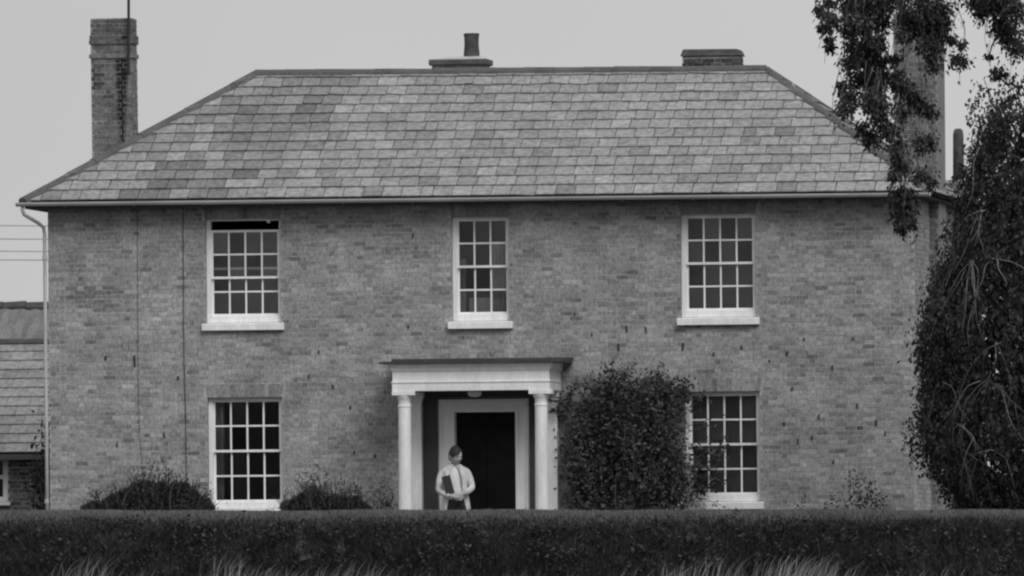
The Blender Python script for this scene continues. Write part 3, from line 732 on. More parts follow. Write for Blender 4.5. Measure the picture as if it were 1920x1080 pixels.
# ------------------------------------------------------------------ vegetation
def leaf_mesh(name, pts, dirs, size, matn, parent=None, aspect=.5, kind=None, fold=.25):
    """pts Nx3, dirs Nx3 (leaf axis), size N: a folded four-point leaf each"""
    pts = np.asarray(pts); dirs = np.asarray(dirs); n = len(pts)
    dirs = dirs / (np.linalg.norm(dirs, axis=1, keepdims=True) + 1e-9)
    r = rng.normal(size=(n, 3)); s = np.cross(dirs, r); s /= (np.linalg.norm(s, axis=1, keepdims=True) + 1e-9)
    nn = np.cross(dirs, s); L = np.asarray(size)[:, None]
    A = pts; B = pts + dirs * L * .45 + s * L * aspect * .5 + nn * L * fold * .3; C = pts + dirs * L; D = pts + dirs * L * .45 - s * L * aspect * .5 + nn * L * fold * .3
    v = np.stack([A, B, C, D], 1).reshape(-1, 3)
    me = bpy.data.meshes.new(name); me.vertices.add(4 * n); me.vertices.foreach_set('co', v.astype(np.float32).ravel())
    idx = np.arange(n)[:, None] * 4 + np.array([[0, 1, 2, 0, 2, 3]])
    me.loops.add(6 * n); me.loops.foreach_set('vertex_index', idx.astype(np.int32).ravel())
    me.polygons.add(2 * n); me.polygons.foreach_set('loop_start', np.arange(0, 6 * n, 3, dtype=np.int32))
    me.polygons.foreach_set('loop_total', np.full(2 * n, 3, dtype=np.int32)) if False else None
    me.materials.append(M[matn]); me.update(calc_edges=True); me.validate()
    o = bpy.data.objects.new(name, me); link(o, parent)
    if kind: o['kind'] = kind
    return o
def blades(name, base, height, width, lean, matn, kind='stuff', parent=None):
    """grass blades: base Nx3, each a bent strip of three segments"""
    n = len(base); base = np.asarray(base); h = np.asarray(height)[:, None]; w_ = np.asarray(width)[:, None]; ln = np.asarray(lean)
    th = rng.uniform(0, math.pi, n); sd = np.stack([np.cos(th), np.sin(th) * .5, np.zeros(n)], 1)
    up = np.array([[0, 0, 1.0]])
    P1 = base + up * h * .4 + ln * h * .15; P2 = base + up * h * .75 + ln * h * .5; P3 = base + up * h * .96 + ln * h * 1.0
    v = np.stack([base - sd * w_ / 2, base + sd * w_ / 2, P1 - sd * w_ * .45, P1 + sd * w_ * .45, P2 - sd * w_ * .3, P2 + sd * w_ * .3, P3], 1).reshape(-1, 3)
    tri = np.array([0, 1, 3, 0, 3, 2, 2, 3, 5, 2, 5, 4, 4, 5, 6])
    idx = (np.arange(n)[:, None] * 7 + tri[None]).astype(np.int32)
    me = bpy.data.meshes.new(name); me.vertices.add(7 * n); me.vertices.foreach_set('co', v.astype(np.float32).ravel())
    me.loops.add(15 * n); me.loops.foreach_set('vertex_index', idx.ravel())
    me.polygons.add(5 * n); me.polygons.foreach_set('loop_start', np.arange(0, 15 * n, 3, dtype=np.int32))
    me.materials.append(M[matn]); me.update(calc_edges=True)
    o = bpy.data.objects.new(name, me); link(o, parent)
    if kind: o['kind'] = kind
    return o
gzv = np.vectorize(ground_z)

# --- weeping tree at the right
tree = empty('weeping_tree', (9.3, -5.0, 0), 'large dark weeping tree hanging over the right end of the house', 'tree')
def tpar(o): o.matrix_parent_inverse = Matrix.Translation((-9.3, 5.0, 0)); return o
tk = MB(); tk.tube([(9.3, -5, .2), (9.25, -5, 1.2), (9.32, -5.02, 3.0), (9.28, -4.95, 5.0), (9.2, -5, 6.4)], [.42, .33, .29, .26, .22], 14)
tpar(tk.build('trunk', 'bark', tree, smooth=True))
lm = MB()
lm.tube([(9.2, -5, 6.2), (8.6, -5.05, 7.4), (7.6, -5.1, 8.4), (6.5, -5.1, 8.75), (5.6, -5.05, 8.45), (5.2, -5.0, 8.1)], [.17, .14, .11, .08, .05, .02], 10)
lm.tube([(9.25, -5, 5.6), (9.9, -4.8, 7.0), (10.8, -4.6, 7.8)], [.15, .11, .04], 10)
lm.tube([(9.25, -5, 6.3), (9.0, -4.6, 7.6), (8.3, -4.5, 8.7), (7.4, -4.6, 9.2), (6.4, -4.6, 8.9)], [.15, .12, .09, .06, .03], 10)
lm.tube([(9.2, -5, 5.0), (8.5, -5.6, 5.9), (7.9, -5.9, 6.0)], [.12, .08, .03], 8)
lm.tube([(9.2, -5, 4.6), (8.6, -6.0, 5.4), (8.3, -6.6, 5.3)], [.11, .07, .03], 8)
tpar(lm.build('limb', 'bark', tree, smooth=True))
CXT = 9.2
ZB = np.array([.6, .85, 1.0, 1.5, 1.9, 2.5, 3.2, 3.8, 4.4, 5.0, 5.4, 5.8, 6.2, 6.6, 6.95])
XB = np.array([7.25, 7.15, 7.0, 6.72, 6.60, 6.68, 6.64, 6.80, 7.0, 7.20, 7.25, 7.42, 7.62, 8.0, 8.35])
def RR(z): return CXT - np.interp(z, ZB, XB)
LP, LD, LS = [], [], []
tw = MB()
def strand(p0, length, k, th, clumps, dens, twig=False, drift=(0, 0), leafs=(.04, .08), spread=.05, follow=True):
    """a hanging branchlet with leaf clumps; returns nothing"""
    n = max(4, int(length / .12)); pts = []; x, y, z = p0; ph = random.uniform(0, 6)
    for i in range(n + 1):
        t = i / n; zz = z - length * t
        if follow:
            r = RR(zz) * k; px, py = CXT + r * math.cos(th), -5 + r * math.sin(th) * .95
        else: px, py = x + drift[0] * t, y + drift[1] * t
        pts.append((px + .04 * math.sin(t * 5 + ph), py + .04 * math.cos(t * 4 + ph), zz))
    P = np.array(pts)
    if twig: tw.tube(pts, [max(.003, twig * (1 - i / (n + 1))) for i in range(n + 1)], 5)
    cl = [random.random() ** .8 for _ in range(clumps)]
    m = int(dens * length)
    for _ in range(m):
        if random.random() < .7 and cl: t = min(1, max(0, random.choice(cl) + random.gauss(0, .05 / max(length, .3))))
        else: t = random.random()
        f_ = t * n; i = min(n - 1, int(f_)); p = P[i] + (P[i + 1] - P[i]) * (f_ - i)
        sp = spread * (1.3 if t < .9 else .7)
        LP.append(p + np.array([random.gauss(0, sp), random.gauss(0, sp), random.gauss(0, sp * .8)]))
        LD.append((random.gauss(0, .55), random.gauss(0, .55), -1 + random.gauss(0, .45))); LS.append(random.uniform(*leafs))
# dome: outer curtain facing the camera and both sides, plus filling inside
for i in range(820):
    th = random.uniform(math.pi * .72, math.pi * 1.85) if random.random() < .85 else random.uniform(0, 2 * math.pi)
    z0 = 7.0 - 6.2 * random.random() ** 1.15; k = random.uniform(.80, 1.02) if random.random() < .75 else random.uniform(.35, .8)
    L = min(z0 - .62, random.uniform(.7, 2.3))
    if L < .2: continue
    if z0 > 5.6 and random.random() < .35: continue
    strand((0, 0, z0), L, k, th, random.randint(3, 6), 72, drift=(0, 0), spread=random.choice((.03, .045, .06)), leafs=random.choice(((.03, .06), (.04, .08), (.05, .10))))
# ragged outer fringe on the house side
for z0, L, ex in ((2.05, .62, 1.03), (1.85, .55, 1.06), (1.98, .40, 1.08), (3.6, .7, 1.03), (4.6, .5, 1.04), (3.1, .5, 1.03), (5.6, .5, 1.04), (1.4, .6, 1.02), (5.3, .4, 1.05)):
    for q_ in range(3): strand((0, 0, z0 + random.gauss(0, .06)), L, ex + random.gauss(0, .01), math.pi + random.gauss(0, .06), 3, 60)
for i in range(190):
    z0 = random.uniform(1.2, 6.2); L = min(z0 - .66, random.uniform(.35, 1.0))
    if L > .15: strand((0, 0, z0), L, random.uniform(.86, 1.02), math.pi + random.gauss(.15, .32), 2, 110, spread=.055)
# pale bare branchlets: sprays that fork downwards over the curtain
tp = MB()
def spray(th, z, n_, L0):
    for q_ in range(n_):
        a, zz, pts = th, z, []; dv = random.gauss(0, .20); L = L0 * random.uniform(.45, 1.2); kk = random.uniform(1.0, 1.035); w0 = random.uniform(.0045, .009); ph = random.uniform(0, 6)
        for t_ in np.linspace(0, 1, 9):
            aa = th + dv * t_ ** .55 + .022 * math.sin(t_ * 6 + ph); zc = z - L * t_ ** 1.1; r = RR(zc) * (kk - .03 * (1 - t_))
            pts.append((CXT + r * math.cos(aa), -5 + r * math.sin(aa) * .95, zc))
        tp.tube(pts, [w0 * (1.1 - .8 * e / 8) for e in range(9)], 5)
        if random.random() < .5:
            m_ = random.randint(3, 5); b_ = pts[m_]; dx_ = random.choice((-1, 1)) * random.uniform(.08, .2)
            tp.tube([b_, (b_[0] + dx_ * .5, b_[1] - .02, b_[2] - .18), (b_[0] + dx_, b_[1] - .02, b_[2] - .5)], [w0 * .6, w0 * .5, w0 * .25], 5)
for u_, z, n_, L in ((7.55, 4.75, 5, .9), (7.38, 4.08, 7, 1.5), (7.12, 4.05, 4, 1.3), (7.75, 4.1, 3, .8), (6.95, 4.5, 3, 1.0), (7.6, 2.5, 5, .9), (7.25, 1.95, 4, .8), (6.95, 2.5, 3, .9), (7.8, 3.0, 3, 1.0), (7.45, 5.6, 3, .9), (7.0, 1.7, 3, .6), (7.75, 1.6, 3, .6)):
    r = RR(z); c_ = max(-1, min(1, (u_ - CXT) / r)); spray(2 * math.pi - math.acos(c_), z, n_, L)
# the overhead limb's streamers end in dense leaf clumps: x, z, radius
CLUMPS = [(5.24, 7.45, 0.049), (5.31, 7.38, 0.049), (5.29, 7.2, 0.049), (5.34, 7.06, 0.049), (5.4, 6.94, 0.049), (5.47, 7.26, 0.141), (5.4, 7.52, 0.056), (5.68, 7.49, 0.158), (5.85, 7.49, 0.158), (6.03, 7.49, 0.158), (6.17, 7.5, 0.158), (5.71, 7.2, 0.158), (5.89, 7.2, 0.158), (6.05, 7.26, 0.148), (5.71, 6.95, 0.148), (5.92, 6.95, 0.148), (6.06, 6.97, 0.134), (5.71, 6.74, 0.141), (5.92, 6.71, 0.148), (6.03, 6.74, 0.141), (5.75, 6.53, 0.123), (5.92, 6.46, 0.134), (6.1, 6.53, 0.12), (5.55, 6.42, 0.085), (5.66, 6.28, 0.141), (5.62, 6.11, 0.106), (6.03, 6.28, 0.141), (5.92, 6.21, 0.134), (6.1, 6.14, 0.134), (6.24, 6.78, 0.063), (6.31, 6.57, 0.085), (6.28, 6.42, 0.085), (6.42, 6.42, 0.099), (6.47, 6.28, 0.106), (6.56, 6.25, 0.085), (6.45, 7.38, 0.162), (6.7, 7.45, 0.176), (6.87, 7.41, 0.162), (6.49, 7.2, 0.141), (6.7, 7.17, 0.162), (6.87, 7.2, 0.148), (6.42, 7.06, 0.099), (6.73, 6.92, 0.134), (6.84, 7.01, 0.134), (6.82, 6.71, 0.116), (6.73, 6.07, 0.099), (6.63, 6.11, 0.099), (6.38, 6.07, 0.12), (5.85, 5.86, 0.099), (5.96, 5.72, 0.106), (6.1, 5.96, 0.12), (6.21, 5.82, 0.12), (6.28, 5.65, 0.099), (6.66, 5.66, 0.141), (6.35, 5.51, 0.099), (6.28, 5.4, 0.099), (6.38, 5.33, 0.099), (6.63, 5.22, 0.099), (6.7, 5.15, 0.063), (6.28, 5.22, 0.07), (6.35, 4.97, 0.148), (6.38, 4.8, 0.162), (6.38, 4.66, 0.141), (6.31, 4.55, 0.07), (6.49, 4.59, 0.07), (7.0, 7.03, 0.046), (7.16, 6.95, 0.046), (7.17, 6.74, 0.099), (7.07, 6.76, 0.049), (7.37, 7.49, 0.106), (7.54, 7.49, 0.158), (7.75, 7.49, 0.176), (7.9, 7.38, 0.176), (7.44, 7.38, 0.07), (7.68, 7.2, 0.141), (7.79, 7.06, 0.169), (7.93, 6.88, 0.12), (7.65, 6.57, 0.092), (7.54, 6.78, 0.032)]
for cx_, cz_, r_ in CLUMPS:
    cy_ = -5 + random.gauss(0, .22); m = int(60 + 9500 * r_ * r_ * 1.25)
    for _ in range(m):
        d = rng.normal(0, .48, 3); d[2] *= 1.15
        LP.append(np.array([cx_, cy_, cz_]) + d * r_ + np.array([0, 0, .04])); LD.append((d[0] * .8 + random.gauss(0, .4), d[1] * .8 + random.gauss(0, .4), -1 + random.gauss(0, .4))); LS.append(random.uniform(.04, .085))
    for _ in range(1 + int(r_ > .1)):
        strand((cx_ + random.gauss(0, r_ * .4), cy_ + random.gauss(0, .03), cz_ + random.uniform(.35, .9)), random.uniform(.5, 1.0), 0, 0, 2, 9, twig=random.uniform(.004, .008), drift=(random.gauss(0, .05), 0), follow=False, spread=.03)
for x0, x1, zt, zt2, n_ in [(5.25, 7.2, 9.0, 7.45, 60), (7.2, 9.0, 8.6, 7.4, 40)]:      # above the picture
    for i in range(n_): strand((random.uniform(x0, x1), -5 + random.gauss(0, .3), zt + random.uniform(-.4, .1)), zt - zt2 - random.uniform(0, .5), 0, 0, 4, 60, twig=.007, follow=False, spread=.07)
for p_ in ([(7.62, -5, 7.35), (7.64, -5, 7.1), (7.56, -5, 6.95), (7.53, -5, 6.83)],): tw.tube(p_, [.02, .017, .012, .008], 6)
# a twiggy spray rising over the dome
for x, z in ((7.3, 6.3), (7.42, 6.15), (7.36, 6.5), (7.5, 6.5), (7.62, 6.35), (7.7, 6.7), (7.8, 6.6)):
    strand((x, -5 + random.gauss(0, .2), z), .35, 0, 0, 3, 130, twig=.006, follow=False, spread=.05)
# shaded inside of the dome
for _ in range(52000):
    z = random.uniform(.6, 6.5); th = random.uniform(0, 2 * math.pi); r = RR(z) * math.sqrt(random.uniform(.0, .86 - .34 * sm(0, 1, (z - 4.2) / 1.6)))
    LP.append((CXT + r * math.cos(th), -5 + r * math.sin(th) * .95, z)); LD.append((random.gauss(0, .4), random.gauss(0, .4), -1)); LS.append(random.uniform(.08, .14))
tpar(leaf_mesh('crown', LP, LD, LS, 'leaf_dark', tree, kind='stuff', aspect=.55))
tpar(tw.build('branchlets', 'twig', tree, smooth=True, kind='stuff')); tpar(tp.build('branchlets', 'twig_pale', tree, smooth=True, kind='stuff'))

tree.location = (9.908, -8.0, -.024); tree.scale = (1.023, 1.023, 1.02)

# --- shrubs
def shrub(name, label, cat, cx, cy, zb, prof, depth, n_stems, leaf_n, leaf, matn, group=None, twig=.006, spiky=0.0, aspect=.5, fill=0.0, z_seed=1.7, shoots=0):
    """prof: list of (x offset, top height): stems rise from the base to under this outline"""
    root = empty(name, (cx, cy, zb), label, cat, group)
    px = [p[0] for p in prof]; pz = [p[1] for p in prof]; P, D_, S_ = [], [], []; st = MB()
    for i in range(n_stems):
        x = random.uniform(px[0], px[-1]); top = np.interp(x, px, pz) * (random.uniform(.45, 1.0) if random.random() > .12 else random.uniform(1.0, 1.0 + .15 + spiky))
        y = random.uniform(-1, 1) * depth * (1 - .3 * abs(x) / (abs(px[0]) + .01)); bx = x * .55 + random.gauss(0, .05); ctl = (x + bx) / 2 + random.gauss(0, .08)
        pts = []
        for k in range(7):
            t = k / 6; pts.append((bx * (1 - t) ** 2 + 2 * ctl * t * (1 - t) + x * t * t + random.gauss(0, .008), y * (.4 + .6 * t), top * (t ** .85)))
        st.tube(pts, [twig * (1.2 - .9 * k / 6) for k in range(7)], 5)
        A = np.array(pts)
        for _ in range(leaf_n):
            t = random.random() ** .7 * 6; k = min(5, int(t)); p = A[k] + (A[k + 1] - A[k]) * (t - k); d = A[k + 1] - A[k]
            P.append(p + rng.normal(0, leaf * .5, 3)); D_.append(d / (np.linalg.norm(d) + 1e-6) * .6 + rng.normal(0, .6, 3)); S_.append(leaf * random.uniform(.6, 1.25))
    for _ in range(int(n_stems * leaf_n * fill)):
        x = random.uniform(px[0], px[-1]); top = np.interp(x, px, pz); z = top * (.45 + .60 * random.random() ** .85) * (1 + .10 * fbm(x, z_seed, 0, 5)); y = random.uniform(-1, 1) * depth * (1.05 - z / top * .6)
        P.append((x, y, z)); D_.append(rng.normal(0, .6, 3) + np.array([x * .5, -.2, .4])); S_.append(leaf * random.uniform(.6, 1.3))
    leaf_mesh('foliage', P, D_, S_, matn, root, kind='stuff', aspect=aspect)
    st.build('stems', 'twig', root, smooth=True)
    if shoots:
        bx_ = rng.uniform(px[0] * .9, px[-1] * .9, shoots); hz_ = np.interp(bx_, px, pz); hh_ = rng.uniform(.16, .42, shoots)
        blades('shoots', np.stack([bx_, rng.uniform(-depth, depth, shoots), hz_ * rng.uniform(.72, .98, shoots)], 1), hh_, rng.uniform(.008, .016, shoots),
               np.stack([bx_ * .7 + rng.normal(0, .45, shoots), rng.normal(0, .4, shoots), np.zeros(shoots)], 1), 'leaf_shrub', parent=root)
    return root
shrub('shrub', 'low spreading dark shrub against the brick wall left of the ground-floor window', 'shrub', -4.72, -.62, 0,
      [(-1.0, .94), (-.75, 1.01), (-.5, 1.12), (-.25, 1.24), (0, 1.31), (.25, 1.28), (.5, 1.17), (.7, 1.08), (.86, .96)], .38, 380, 95, .058, 'leaf_shrub', spiky=.12, aspect=.35, fill=.8, shoots=420)
shrub('shrub', 'small ragged shrub between the left ground-floor window and the porch', 'shrub', -2.25, -.6, 0,
      [(-.62, .94), (-.38, 1.06), (-.12, 1.18), (.12, 1.12), (.34, 1.03), (.52, .96), (.66, .9)], .30, 210, 80, .055, 'leaf_shrub', spiky=.25, aspect=.35, fill=.7, shoots=260)
shrub('shrub', 'narrow dark shrub pressed against the left side of the porch', 'shrub', -1.40, -.35, 0,
      [(-.22, .95), (-.05, 1.22), (.12, 1.30), (.26, 1.15)], .2, 26, 50, .055, 'leaf_shrub', aspect=.4)
shrub('plant', 'thin leafy plant growing at the wall beside the weeping tree', 'plant', 5.35, -.40, 0,
      [(-.42, .95), (-.25, 1.05), (-.1, 1.34), (.06, 1.42), (.22, 1.18), (.42, 1.0)], .16, 34, 60, .055, 'leaf_shrub', aspect=.5, twig=.008, fill=.12)
shrub('plant', 'tiny sparse plant under the right ground-floor window end of the wall', 'plant', 4.62, -.35, 0,
      [(-.16, .92), (-.05, 1.08), (.05, 1.04), (.16, .95)], .1, 14, 26, .06, 'leaf_shrub', aspect=.5)
shrub('flowering_plant', 'pale leaved plant below the right corner of the left ground-floor window', 'plant', -2.92, -.62, 0,
      [(-.2, .95), (-.05, 1.04), (.12, 1.08), (.25, .98)], .1, 34, 26, .05, 'leaf_pale', aspect=.55)
shrub('flowering_plant', 'pale flowering plant below the sill of the right ground-floor window', 'plant', 3.05, -.75, 0,
      [(-.22, .95), (-.05, 1.10), (.12, 1.12), (.3, .98)], .1, 36, 26, .05, 'leaf_pale', aspect=.55)
sb = shrub('shrub', 'dark shrub sprigs beside the downpipe in front of the outbuilding roof', 'shrub', -7.55, 6.4, 0,
      [(-.35, 2.1), (-.15, 2.3), (.1, 3.3), (.3, 3.5), (.6, 3.1)], .3, 22, 60, .10, 'leaf_dark', aspect=.55, twig=.012)

# --- climbing rose right of the porch
cl = empty('climbing_shrub', (2.0, -.3, 0), 'big rambling climbing shrub between the porch and the right ground-floor window', 'shrub')
cpx = [1.10, 1.25, 1.5, 1.75, 2.0, 2.25, 2.5, 2.75, 2.9, 3.05]; cpz = [2.05, 2.30, 2.62, 2.84, 2.88, 2.62, 2.84, 2.74, 2.55, 1.5]
P, D_, S_ = [], [], []; st = MB()
for i in range(300):
    x = random.uniform(1.2, 2.88); zt = np.interp(x, cpx, cpz); top = zt * random.uniform(.25, .97)
    y = -random.random() ** .8 * .62 * (1 - .45 * top / 2.9) - .03
    bx = 2.1 + (x - 2.1) * .45; cx2 = bx + (x - bx) * .4 + random.gauss(0, .22); pts = []
    for k in range(9):
        t = k / 8; pts.append((bx * (1 - t) ** 2 + 2 * cx2 * t * (1 - t) + x * t * t + .04 * math.sin(t * 7 + i), min(-.03, -.25 + (y + .25) * t + .07 * math.sin(t * 5 + i * 2)), top * t))
    if i % 3 == 0: st.tube(pts, [.011 * (1.15 - .9 * k / 8) for k in range(9)], 5)
    A = np.array(pts); lf = random.choice(((.035, .06), (.04, .08), (.05, .10)))
    cs = [random.uniform(.25, 1) for _ in range(3)]
    for _ in range(random.choice((25, 60, 95))):
        t = min(.999, max(0, random.choice(cs) + random.gauss(0, .06))) * 8; k = int(t); p = A[k] + (A[k + 1] - A[k]) * (t - k)
        p = p + rng.normal(0, .06, 3); p[1] = min(p[1], -.02)
        P.append(p); D_.append(rng.normal(0, .7, 3) + np.array([0, -.2, -.25])); S_.append(random.uniform(*lf))
# dense leaf masses with open wall between them near the top left
for cx_, cz_, r_ in ((1.75, 2.62, .24), (1.98, 2.72, .2), (2.25, 2.6, .2), (2.5, 2.66, .22), (2.72, 2.6, .18), (2.74, 2.35, .18), (1.5, 2.35, .2), (1.35, 2.05, .22), (1.6, 2.1, .24), (1.9, 2.3, .28), (2.2, 2.25, .26), (2.5, 2.3, .26),
                     (2.66, 2.0, .2), (1.3, 1.65, .2), (1.55, 1.7, .28), (1.85, 1.85, .3), (2.2, 1.85, .3), (2.55, 1.8, .28), (2.72, 1.6, .2), (1.4, 1.25, .26), (1.75, 1.35, .3), (2.1, 1.4, .3), (2.45, 1.35, .3), (2.8, 1.2, .26), (1.5, .95, .3), (2.0, .95, .3), (2.5, .95, .3), (2.9, .95, .2), (2.9, 2.66, .12), (2.86, 2.5, .12), (1.28, 2.62, .10), (1.18, 2.45, .10), (1.5, 2.7, .10)):
    for _ in range(int(5200 * r_ * r_ * random.uniform(.35, 1.2))):
        d = rng.normal(0, .5, 3) * r_; p = np.array([cx_, -.24, cz_]) + d * np.array([1, .9, .9]); p[1] = min(p[1], -.02)
        P.append(p); D_.append(d * 3 + rng.normal(0, .6, 3) + np.array([0, -.2, -.2])); S_.append(random.uniform(.035, .085))
# long arching canes breaking out of the mass
for i in range(64):
    a_ = random.uniform(.15, math.pi - .15); x0_, z0_ = random.uniform(1.5, 2.75), random.uniform(1.9, 2.55); L = random.uniform(.4, .95)
    if i % 5 == 0: x0_, z0_, a_ = 2.7, random.uniform(1.0, 2.0), random.uniform(-.2, .6)
    pts = [(x0_ + L * t * math.cos(a_), -.18 - .1 * t, min(2.98, z0_ + L * t * math.sin(a_) - .22 * t * t)) for t in np.linspace(0, 1, 6)]
    st.tube(pts, [.007, .006, .005, .004, .003, .002], 5); A = np.array(pts)
    for _ in range(26):
        t = random.random() * 4.99; k = int(t); P.append(A[k] + (A[k + 1] - A[k]) * (t - k) + rng.normal(0, .02, 3)); D_.append(rng.normal(0, .8, 3)); S_.append(random.uniform(.035, .07))
for cx_, cz_, n_ in ((3.08, 1.70, 60), (3.10, 1.45, 110), (3.25, 1.70, 50), (3.40, 1.72, 40), (3.08, 1.2, 110), (3.22, 1.28, 40), (3.0, 2.45, 70), (3.10, 2.42, 25), (1.12, 2.35, 60), (1.1, 1.75, 20)):
    for _ in range(n_):
        p = np.array([cx_ + random.gauss(0, .075), -.14 + random.gauss(0, .05), cz_ + random.gauss(0, .07)])
        P.append(p); D_.append(rng.normal(0, .7, 3)); S_.append(random.uniform(.045, .085))
for pts in ([(2.7, -.3, 1.2), (3.0, -.2, 1.6), (3.3, -.13, 1.76), (3.5, -.12, 1.72)], [(2.7, -.3, .8), (3.0, -.2, 1.15), (3.3, -.14, 1.32)], [(2.6, -.3, 1.9), (2.9, -.2, 2.3), (3.1, -.12, 2.45)]):
    st.tube(pts, [.010, .008, .006, .004][:len(pts)], 5)
def cpar(o): o.matrix_parent_inverse = Matrix.Translation((-2.0, .3, 0)); return o
cpar(leaf_mesh('foliage', P, D_, S_, 'leaf_climber', cl, kind='stuff', aspect=.6)); cpar(st.build('stems', 'twig', cl, smooth=True))

# ------------------------------------------------------------------ grass
def field(n, x0, x1, y0, y1):
    x = rng.uniform(x0, x1, n); y = rng.uniform(y0, y1, n); return np.stack([x, y, gzv(x, y)], 1)
def lean(n, s, bx=0.0): return np.stack([rng.normal(bx, s, n), rng.normal(0, s, n), np.zeros(n)], 1)
n = 42000; b = field(n, -5.6, 10.0, -12.09, -11.4); b2_ = field(9000, -5.6, 10.0, -12.40, -12.05); b2_ = b2_[rng.uniform(0, 1, 9000) < np.clip((b2_[:, 1] + 12.40) / .33, 0, 1) ** 1.5]; b = np.concatenate([b, b2_]); n = len(b)
o = blades('lawn_grass', b, rng.uniform(.03, .075, n), rng.uniform(.006, .012, n), lean(n, .35), 'grass_lawn'); tag(o, 'short pale grass along the top of the bank', 'grass')
n = 26000; b = field(n, -6.4, 10.4, -11.4, -4.0)
o = blades('lawn_grass', b, rng.uniform(.03, .07, n), rng.uniform(.01, .016, n), lean(n, .35), 'grass_lawn'); tag(o, 'short lawn grass between the bank and the house', 'grass')
n = 105000; b = field(n, -5.5, 10.0, -14.2, -12.06)
o = blades('bank_grass', b, rng.uniform(.05, .20, n) * np.clip((-12.0 - b[:, 1]) * 1.6, .18, 1.2), rng.uniform(.007, .016, n), lean(n, .5), 'grass_bank'); tag(o, 'dark rough grass covering the steep bank', 'grass')
# uneven tussocks along the crest and pale stalks over the face
Tb, Th_, Tl = [], [], []
for i in range(150):
    x = random.uniform(-5.3, 9.9); y = random.uniform(-12.16, -11.98); hgt = random.uniform(.05, .10)
    for q_ in range(random.randint(10, 34)): xx = x + random.gauss(0, .06); Tb.append((xx, y + random.gauss(0, .03), ground_z(xx, y) - .01)); Th_.append(hgt * random.uniform(.6, 1.3)); Tl.append((random.gauss(0, .4), random.gauss(0, .3), 0))
o = blades('crest_tussocks', np.array(Tb), np.array(Th_), rng.uniform(.006, .011, len(Tb)), np.array(Tl), 'grass_lawn'); tag(o, 'uneven grass tussocks along the crest of the bank', 'grass')
n_ = 1500; b3 = field(n_, -5.4, 9.9, -13.9, -12.3)
o = blades('bank_stalks', b3, rng.uniform(.12, .36, n_) * np.clip((-12.05 - b3[:, 1]) * 1.2, .35, 1), rng.uniform(.004, .008, n_), lean(n_, .4), 'grass_stalk'); tag(o, 'pale thin stalks scattered over the dark bank', 'grass')
wp, wd_, ws = [], [], []
for i in range(190):
    x = random.uniform(-5.3, 9.9); y = -12.3 - 1.5 * random.random() ** .8; z = ground_z(x, y); r = random.uniform(.05, .14)
    for q_ in range(random.randint(25, 90)): wp.append((x + random.gauss(0, r), y - abs(random.gauss(0, r * .5)), z + abs(random.gauss(0, r * 1.1)))); wd_.append((random.gauss(0, .6), random.gauss(-.3, .5), random.gauss(.2, .5))); ws.append(random.uniform(.03, .085))
o = leaf_mesh('bank_weeds', wp, wd_, ws, 'weed', kind='stuff', aspect=.5); tag(o, 'clumps of leafy weeds on the face of the bank', 'weeds')
# broad-leaved weeds through the bank
P = field(9000, -5.5, 10.0, -14.0, -12.45); P[:, 2] += rng.uniform(.02, .16, len(P)); D_ = rng.normal(0, .6, (len(P), 3)) + np.array([0, -.2, .3])
o = leaf_mesh('bank_weeds', P, D_, rng.uniform(.04, .11, len(P)), 'grass_bank', kind='stuff', aspect=.45); tag(o, 'broad-leaved weeds scattered through the dark bank', 'weeds')
# tall pale grass at the foot of the bank, in tufts
TUF = [(-3.3, .60, 60), (-3.0, .62, 70), (-2.8, .58, 50), (-2.35, .48, 30), (-1.35, .64, 60), (-1.15, .62, 70), (-.9, .52, 70), (-.6, .48, 90), (-.25, .45, 100), (.2, .48, 110), (.5, .55, 90), (.8, .44, 80), (1.3, .42, 60), (1.8, .40, 60),
       (2.6, .42, 60), (3.3, .40, 50), (4.6, .46, 60), (4.9, .52, 80), (5.25, .55, 80), (5.6, .5, 80), (5.95, .56, 100), (6.25, .55, 100), (6.5, .55, 110), (6.8, .5, 80), (7.4, .40, 60), (8.1, .44, 50), (4.1, .44, 60)]
B_, Hh, Ln = [], [], []
for x, h, c in TUF:
    for i in range(int(c * .62)):
        xx = x + random.gauss(0, .15); yy = -15.6 + random.gauss(0, .25); B_.append((xx, yy, ground_z(xx, yy))); Hh.append(h * random.uniform(.65, 1.32)); Ln.append((random.gauss(.28, .18), random.gauss(0, .15), 0))
for i in range(3600):
    xx = random.uniform(-5.2, 9.8); yy = random.uniform(-17.5, -14.2); B_.append((xx, yy, ground_z(xx, yy))); Hh.append(random.uniform(.16, .38)); Ln.append((random.gauss(.2, .3), random.gauss(0, .25), 0))
nB = len(B_)
o = blades('tall_grass', np.array(B_), np.array(Hh), rng.uniform(.006, .013, nB), np.array(Ln), 'grass_tall'); tag(o, 'tall pale grass tufts at the foot of the bank', 'grass')

# dock plants: seed spikes standing in front of the bank
def dock(x, y, h, label):
    z = ground_z(x, y); root = empty('dock_plant', (x, y, z), label, 'plant', 'dock plants on the bank')
    st = MB().tube([(0, 0, 0), (.01, 0, h * .5), (.025, 0, h)], [.007, .005, .002], 6).build('stem', 'grass_bank', root)
    P, D_, S_ = [], [], []
    for i in range(220):
        t = random.uniform(.45, 1); P.append((.02 * t + random.gauss(0, .04 * (1.25 - t)), random.gauss(0, .04 * (1.25 - t)), h * t)); D_.append((random.gauss(0, .5), random.gauss(0, .5), .6)); S_.append(random.uniform(.02, .04))
    leaf_mesh('seed_head', P, D_, S_, 'leaf_climber', root, kind='stuff')
    P = [(random.gauss(0, .02), random.gauss(0, .02), random.uniform(.03, h * .4)) for _ in range(14)]
    leaf_mesh('leaves', P, [(random.gauss(0, 1), random.gauss(0, 1), .5) for _ in P], [random.uniform(.1, .2) for _ in P], 'grass_bank', root, kind='stuff', aspect=.3)
